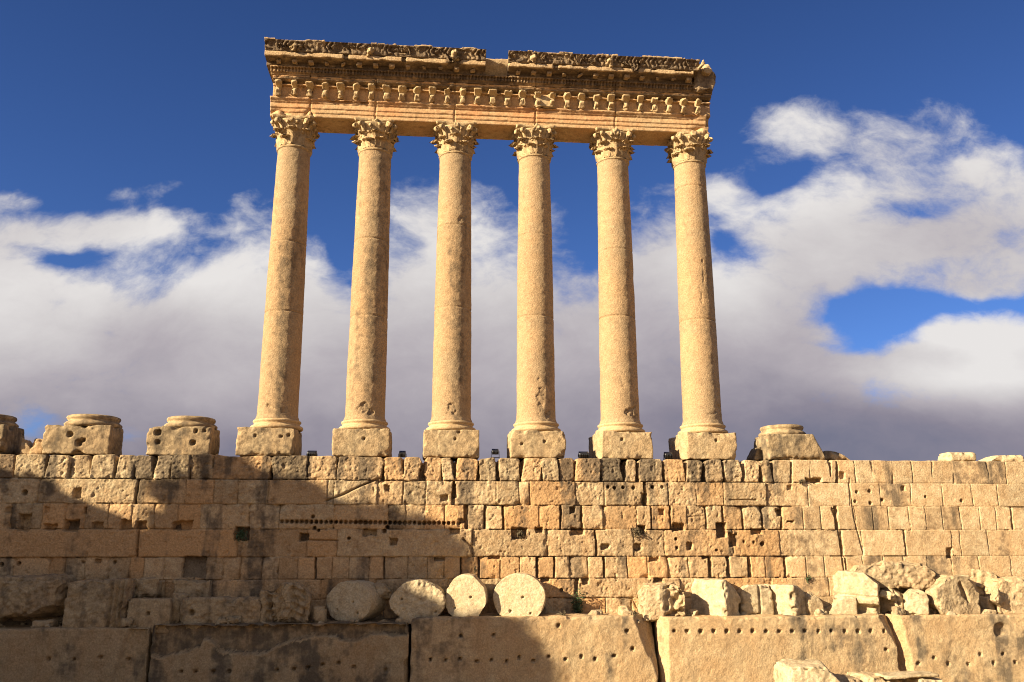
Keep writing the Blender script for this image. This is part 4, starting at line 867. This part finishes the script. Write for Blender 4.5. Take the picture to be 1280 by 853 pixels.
for lab, x0, y0, x1, y1, Y, d, mt, wv, sd, kw in [
 ('small dark stone jammed between the stubby block and the five sided block', 1162, 752, 1182, 774, -3.2, .8, M_RUB, (.44, .4, 0), 890, dict(cuts=[((1, 0, 1), .2)], rot=(0, 20, 30))),
 ('low broken stone in front of the dark hollow near the right edge', 1228, 762, 1248, 775, -3.6, .5, M_RUB, (.5, .2, 0), 891, dict(cuts=[((-1, 0, 1), .15)])),
 ('sloping slab fragment resting against the rough block at the right edge', 1240, 736, 1262, 760, -3.3, .7, M_RUB, (.5, .25, 0), 892, dict(rot=(0, 30, 20))),
 ('pale chip lying above the undercut block under the crusted slab', 1104, 738, 1124, 752, -3.4, .6, M_WHITE, (.54, .1, 0), 893, dict(rot=(0, 25, -30))),
 ('jagged stone standing behind the undercut block, left of the crusted slab', 1066, 706, 1092, 726, -2.4, .7, M_RUB, (.52, .3, 0), 894, dict(cuts=[((-1, 0, 1), .3)])),
 ('little pale rock at the foot of the bright narrow slab', 1020, 761, 1038, 773, -3.4, .5, M_WHITE, (.52, .1, 0), 895, dict(cuts=[((1, 0, 1), .15)])),
 ('little dark rock between the carved corner block and the cut drum', 861, 762, 875, 773, -3.3, .5, M_RUB, (.46, .3, 0), 896, dict()),
 ('dark angular stone wedged under the pointed leaning block', 1118, 758, 1136, 774, -3.6, .5, M_RUB, (.40, .5, 0), 897, dict(rot=(0, 15, 10))),
 ('flat shaded stone lying before the long low block', 268, 771, 300, 781, -3.72, .4, M_MEGA, (.46, .3, 0), 898, dict()),
 ('small shaded stone at the right foot of the moulded block', 150, 772, 166, 785, -3.7, .4, M_MEGA, (.46, .3, 0), 899, dict())]:
    B('rubble_block', lab, x0, y0, x1, y1, Y, d, mt, wear=wv, seed=sd, base=ZL if y1 > 765 else None, rough=.10, rnd=.08, chip=.3, fine=.06, res=.045, **kw)
# stones on the wall top
G2 = 'loose stones on the wall top'
B('loose_stone', 'pale bun shaped stone alone on the wall top at right', 1186, 564.5, 1222, 579, -1.2, 1.4, M_WHITE, 'boulder', G2, wear=(.6, .05, 0), seed=870, base=-.03, rough=.05, rnd=.2, chip=.15)
B('loose_stone', 'flat sloping pale stone on the wall top at the right edge', 1237, 568, 1284, 580, -1.2, 1.5, M_WHITE, 'boulder', G2, wear=(.66, -.1, 0), seed=871, base=-.03, rough=.05, rnd=.12, chip=.15, cuts=[((-.55, 0, 1), .35)])
B('loose_stone', 'dark stone tapering away right of the flank lit stump', 1030, 563, 1066, 577, -.9, 1.5, M_RUB, 'boulder', G2, wear=(.44, .5, 0), seed=872, base=-.03, rough=.06, rnd=.2, chip=.2, cuts=[((.7, 0, 1), .5)])
B('loose_stone', 'orange lit stone in the gap between the two leftmost stumps', 36, 547, 55, 568, -1.3, 1.2, M_RUB, 'boulder', G2, wear=(.54, 0, .4), seed=873, base=-.03, rough=.05, rnd=.1, chip=.2)
B('loose_stone', 'shaded leaning stone against the stump at the left edge', 24, 547, 40, 568, -1.25, 1.0, M_RUB, 'boulder', G2, wear=(.46, .3, .1), seed=874, base=-.03, rough=.06, rnd=.1, chip=.2, cuts=[((1, 0, 1), .4)])
B('loose_stone', 'dark stone with a small bright chip left of the flank lit stump', 942, 558, 958, 577, -.6, 1.4, M_RUB, 'boulder', G2, wear=(.30, .7, 0), seed=875, base=-.03, rough=.06, rnd=.12, chip=.2, cuts=[((-1, 0, .5), .3)])

# ------------------------------------------------------------------ floodlights on the wall top
def box(w, d, h, c=(0, 0, 0), rx=0., bev=.02):
    V, Q = rock_mesh(w, d, h, res=max(w, d, h)/5, seed=1, rough=0, rnd=bev, chip=0, fine=0)
    V[:, 2] -= h/2
    if rx: cs, s = math.cos(rx), math.sin(rx); V = np.stack([V[:, 0], V[:, 1]*cs-V[:, 2]*s, V[:, 1]*s+V[:, 2]*cs], -1)
    return V+np.array(c), Q
def flood(px, py, w, h, lab):
    p = W(px, py+.8, -1.1); w *= .85; h *= .85
    e = empty('floodlight', (p[0], -1.1, .0), lab, 'floodlight', 'black floodlights along the wall top')
    zc = p[2]; z0 = .0
    V, Q = box(w, .34, h, (0, 0, zc), .45); b = mk('housing', V, Q, M_BLACK, e)
    V, Q = box(w*.86, .02, h*.74, (0, .19*math.cos(.45), zc+.19*math.sin(.45)), .45, .005); mk('glass', V, Q, M_GLASS, b)
    for k in range(5):
        V, Q = box(.03, .1, h*.8, (-w*.4+w*.2*k, -.2*math.cos(.45), zc-.2*math.sin(.45)), .45, .006); mk('cooling_fin', V, Q, M_BLACK, b)
    for s in (-1, 1):
        V, Q = box(.03, .07, zc-z0+.05, (s*(w/2+.03), 0, (zc+z0)/2), 0, .008); mk('bracket_arm', V, Q, M_BLACK, e)
    V, Q = box(w+.12, .16, .04, (0, 0, z0+.03), 0, .008); mk('mounting_plate', V, Q, M_BLACK, e)
flood(390, 567, .58, .34, 'small black floodlight on the wall top between the first two columns from left')
flood(503, 567, .42, .32, 'small black floodlight between the second and third columns from left')
flood(619, 564, .44, .26, 'small black floodlight raised on a stone between the two middle columns')
flood(729.5, 568, .64, .34, 'small black floodlight between the fourth and fifth columns from left, the widest')
flood(835, 568.5, .50, .34, 'small black floodlight between the last two columns at right')

# ------------------------------------------------------------------ plants rooted in the wall
def plant(lab, px, py, Y, rad, h, n, mat, seed, droop=0.):
    p = W(px, py, Y); rs = np.random.RandomState(seed)
    e = empty('wall_shrub', tuple(p), lab, 'shrub', 'shrubs growing from the wall')
    V = []; F = []; SV = []; SF = []
    for k in range(max(5, n//25)):
        a = rs.uniform(0, 6.28); t = np.array([math.cos(a)*rad*rs.rand(), -abs(math.sin(a))*rad*.5*rs.rand(), h*rs.uniform(.4, 1)-droop*rs.rand()])
        pr = np.zeros(3)
        for s in range(1, 5):
            q = t*s/4+rs.uniform(-.03, .03, 3); b = len(SV); r0 = .012*(1-s/6)
            for u_, w_ in ((pr, r0*1.2), (q, r0)):
                for aa in (0, 2.1, 4.2): SV.append(u_+np.array([math.cos(aa)*w_, math.sin(aa)*w_, 0]))
            for j in range(3): SF.append((b+j, b+(j+1) % 3, b+3+(j+1) % 3, b+3+j))
            for _ in range(max(2, n//(max(5, n//25)*4))):
                c = q+rs.normal(0, rad*.20, 3); ax = rs.normal(0, 1, 3); ax /= np.linalg.norm(ax); bx_ = np.cross(ax, rs.normal(0, 1, 3)); bx_ /= np.linalg.norm(bx_)
                L_ = rs.uniform(.04, .09); b2 = len(V); V += [c-ax*L_, c+bx_*L_*.4, c+ax*L_, c-bx_*L_*.4]; F.append((b2, b2+1, b2+2, b2+3))
            pr = q
    mk('foliage', np.array(V), F, mat, e, smooth=False); mk('stem', np.array(SV), SF, M_STEM, e)
plant('green leafy shrub at the foot of the wall right of the brightest drum', 723, 771, -2.15, .42, 1.35, 520, M_LEAF, 1)
plant('dark shrub hanging from a socket in the shaded wall at left', 302, 667, -1.75, .35, .3, 300, M_LEAF, 2, .6)
plant('dry brown scrub in a socket below the two middle right columns', 797, 665, -1.8, .40, .2, 260, M_DRY, 3, .4)
plant('dark scrub in a hole of the wall right of the row of small sockets', 650, 668, -1.75, .30, .15, 200, M_DRY, 4, .25)
plant('tiny tuft on top of the seven sided drum', 594, 716, -3.2, .15, .25, 50, M_DRY, 5)
plant('tuft of dry grass on the ledge just right of the largest drum', 703, 771, -3.3, .22, .35, 90, M_DRY, 6)
plant('low dry weed on the ledge between the carved block and the small pointed stone', 792, 771, -3.5, .2, .3, 80, M_DRY, 7)
plant('dry weed rooted in the top joint below the flank lit stump', 1000, 603, -1.85, .2, .2, 90, M_DRY, 8, .2)
plant('small green weed in the lit wall above the bright narrow slab', 1010, 724, -1.85, .2, .2, 80, M_LEAF, 9, .15)
# loose crumbs along the ledge
def crumbs():
    rs = np.random.RandomState(9); Vs = []; Fs = []; n0 = 0
    for k in range(420):
        x = rs.uniform(-26, 30); y = rs.uniform(-3.6, -1.9); s = rs.uniform(.04, .16)*(1.6 if rs.rand() < .12 else 1)
        V, Q = rock_mesh(2*s*rs.uniform(.7, 1.4), 2*s, 1.3*s, res=s*.5, seed=k, rough=s*.5, rnd=s*.3, chip=s, fine=s*.2, freq=.5/s)
        c, sn = math.cos(k), math.sin(k); V = np.stack([V[:, 0]*c-V[:, 1]*sn+x, V[:, 0]*sn+V[:, 1]*c+y, V[:, 2]+ZL-.02], -1)
        Vs.append(V); Fs.append(Q+n0); n0 += len(V)
    tag(mk('rubble_crumbs', np.concatenate(Vs), np.concatenate(Fs), M_RUB, wear=(.52, .05, .05)), 'small stone crumbs scattered along the ledge', None, None, 'stuff')
crumbs()

# ------------------------------------------------------------------ blocks in the foreground, bottom right
YF = -9.5
B('foreground_block', 'large smooth bright block at the bottom edge with a broken dark right corner', 988, 832, 1068, 885, YF, 2.4, M_WHITE, group='blocks along the bottom edge', wear=(.56, .08, 0), seed=880, rough=.08, rnd=.08, chip=.25, fine=.045, cuts=[((1, -.25, .9), .75)], rot=(0, 0, -4))
B('foreground_block', 'crumbled pale boulder at the bottom edge under the right cleft', 1078, 845, 1150, 880, YF+.4, 2.0, M_RUB, group='blocks along the bottom edge', wear=(.56, .1, 0), seed=881, rough=.16, rnd=.2, chip=.4, fine=.07, rot=(0, 6, 10))
B('foreground_block', 'thin flat slab lying across boulders at the bottom edge', 1108, 843, 1176, 850, YF-.2, 1.2, M_WHITE, group='blocks along the bottom edge', wear=(.56, .1, 0), seed=882, rough=.04, rnd=.04, chip=.1, rot=(0, -3, 0))
B('foreground_block', 'small dark pitted boulder at the bottom edge beside the large smooth block', 1040, 846, 1082, 880, YF+.6, 1.4, M_RUB, group='blocks along the bottom edge', wear=(.44, .45, 0), seed=884, rough=.14, rnd=.2, chip=.4, fine=.08)
B('foreground_block', 'rounded bright stone half seen at the bottom edge, rightmost of its heap', 1150, 849, 1192, 885, YF-.3, 1.6, M_WHITE, group='blocks along the bottom edge', wear=(.62, 0, 0), seed=883, rough=.08, rnd=.3, chip=.2)

# ------------------------------------------------------------------ ground, and the temple wall that shades the left of the view
def ground():
    v = np.concatenate([np.linspace(-1500, -120, 12)[:-1], np.linspace(-120, 120, 161), np.linspace(120, 1500, 12)[1:]])
    yv = np.concatenate([np.linspace(-1500, -120, 12)[:-1], np.linspace(-120, 40, 141), np.linspace(40, 1500, 14)[1:]])
    X, Y = np.meshgrid(v, yv, indexing='ij'); x = X.ravel(); y = Y.ravel()
    P = np.stack([x, y, 0*x], -1)
    low = MYB = -12.6
    z = np.full(len(x), low)
    # the viewer stands on a terrace; the trench in front of the wall lies lower
    t = sstep(-34, -45.5, y); z = z+t*(CAM[2]-1.65-low)
    mound = np.exp(-((x-9.5)/7)**2-((y+8)/3.0)**2)*1.6; z += mound*(1-t)
    z += fbm(P*.25, 900, 4)*.35*(1-np.exp(-((x-CAM[0])**2+(y-CAM[1])**2)/9))+fbm(P*1.2, 905, 3)*.08*(np.abs(x) < 130)
    z = np.where(y > -1.9, -3.0, z)
    V = np.stack([x, y, z], -1); nx, ny = len(v), len(yv)
    i = np.arange(nx-1)[:, None]*ny; j = np.arange(ny-1)[None, :]
    Q = np.stack([i+j, i+ny+j, i+ny+j+1, i+j+1], -1).reshape(-1, 4)
    tag(mk('ground', V, Q, M_GROUND, wear=(.5, .05, .05)), 'dry earth', None, None, 'structure')
ground()
def temple_wall():
    """ruined cella wall standing out of view on the left; its broken outline throws the big shadow"""
    hd = sdir[:2]/np.linalg.norm(sdir[:2]); te = sdir[2]/np.linalg.norm(sdir[:2]); lat = np.array([-hd[1], hd[0]])   # along the wall
    if lat[0] < 0: lat = -lat
    T = 46.; O = np.array([-8., -1.9])+hd*T
    def cast(px, py, Y=WY-.05):
        p = W(px, py, Y); rel = p[:2]-O; t = -(rel@hd)   # distance from p to the wall plane along the sun's azimuth
        return rel@lat, p[2]+t*te
    out = [(cast(x, y, Yp)) for x, y, Yp in [(-60, 586, WY), (0, 590, WY), (28, 596, WY), (58, 603, WY), (75, 613, WY), (100, 630, WY), (135, 645, WY), (150, 652, WY), (172, 664, WY), (184, 662, WY), (188, 644, WY), (194, 622, WY), (180, 610, WY), (190, 602, WY), (222, 600, WY),
           (232, 590, WY), (238, 572, WY), (262, 562, WY), (300, 570, WY), (325, 590, WY), (345, 598, WY), (388, 602, WY), (404, 612, WY), (408, 628, WY), (430, 630, WY), (478, 629, WY), (498, 640, WY), (520, 648, WY), (556, 655, WY), (576, 668, WY), (588, 688, WY), (588, 715, WY), (494, 738, DY), (528, 748, DY), (562, 766, DY), (652, 772, MY-.1), (664, 800, MY-.1), (688, 830, MY-.1), (704, 856, MY-.1)]]
    a0 = out[0][0]; ex = out[-1][0]
    pts = [(a0-13, out[0][1]-4.0), (a0-10, out[0][1]-1.5), (a0-7, out[0][1]+1.5), (a0-3, out[0][1]+.8)]+out+[(ex+.3, -13)]
    pts = [(pts[0][0], -13)]+pts
    # keep the outline single valued along the wall so that it can be built of courses: sample per cell
    A = np.array(pts)
    def inside(px, pz):
        c = np.zeros(px.shape, bool); j = len(A)-1
        for i in range(len(A)):
            xi, zi = A[i]; xj, zj = A[j]
            cr = (zi > pz) != (zj > pz); xx = (xj-xi)*(pz-zi)/((zj-zi) if zj != zi else 1e-9)+xi
            c ^= cr & (px < xx); j = i
        return c
    bw, bh, th = .30, .30, 1.0
    xs = np.arange(A[:, 0].min()-.3, A[:, 0].max()+.3, bw/1.0); zs = np.arange(-13, A[:, 1].max()+.3, bh)
    XX, ZZ = np.meshgrid(xs, zs, indexing='ij'); ins = inside(XX+bw/2, ZZ+bh/2)
    idx = -np.ones((len(xs)+1, len(zs)+1, 2), int); V = []; F = []
    n = np.array([hd[0], hd[1]])
    def vid(i, j, k):
        if idx[i, j, k] < 0:
            x = A[:, 0].min()-.3+i*bw; z = -13+j*bh
            q = np.array([x, z, 0.]); course = int(z//1.2)
            jog = fbm(q[None]*.9, 951, 3)[0]*.10
            gro = .05*(abs((z % 1.2)-.6) > .45)
            o = O+lat*(x+jog*.5)+n*((th/2-gro+jog)*(1 if k else -1)); idx[i, j, k] = len(V); V.append((o[0], o[1], z+jog*.5))
        return idx[i, j, k]
    for i in range(len(xs)):
        for j in range(len(zs)):
            if not ins[i, j]: continue
            F.append((vid(i, j, 0), vid(i+1, j, 0), vid(i+1, j+1, 0), vid(i, j+1, 0))); F.append((vid(i, j, 1), vid(i, j+1, 1), vid(i+1, j+1, 1), vid(i+1, j, 1)))
            if i == 0 or not ins[i-1, j]: F.append((vid(i, j, 0), vid(i, j+1, 0), vid(i, j+1, 1), vid(i, j, 1)))
            if i == len(xs)-1 or not ins[i+1, j]: F.append((vid(i+1, j, 0), vid(i+1, j, 1), vid(i+1, j+1, 1), vid(i+1, j+1, 0)))
            if j == len(zs)-1 or not ins[i, j+1]: F.append((vid(i, j+1, 0), vid(i+1, j+1, 0), vid(i+1, j+1, 1), vid(i, j+1, 1)))
    o = mk('temple_wall', np.array(V), F, M_WALL, None, None, (.5, .2, .1), smooth=False)
    tag(o, 'tall ruined temple wall with a broken outline, standing left of the viewer', 'wall')
temple_wall()
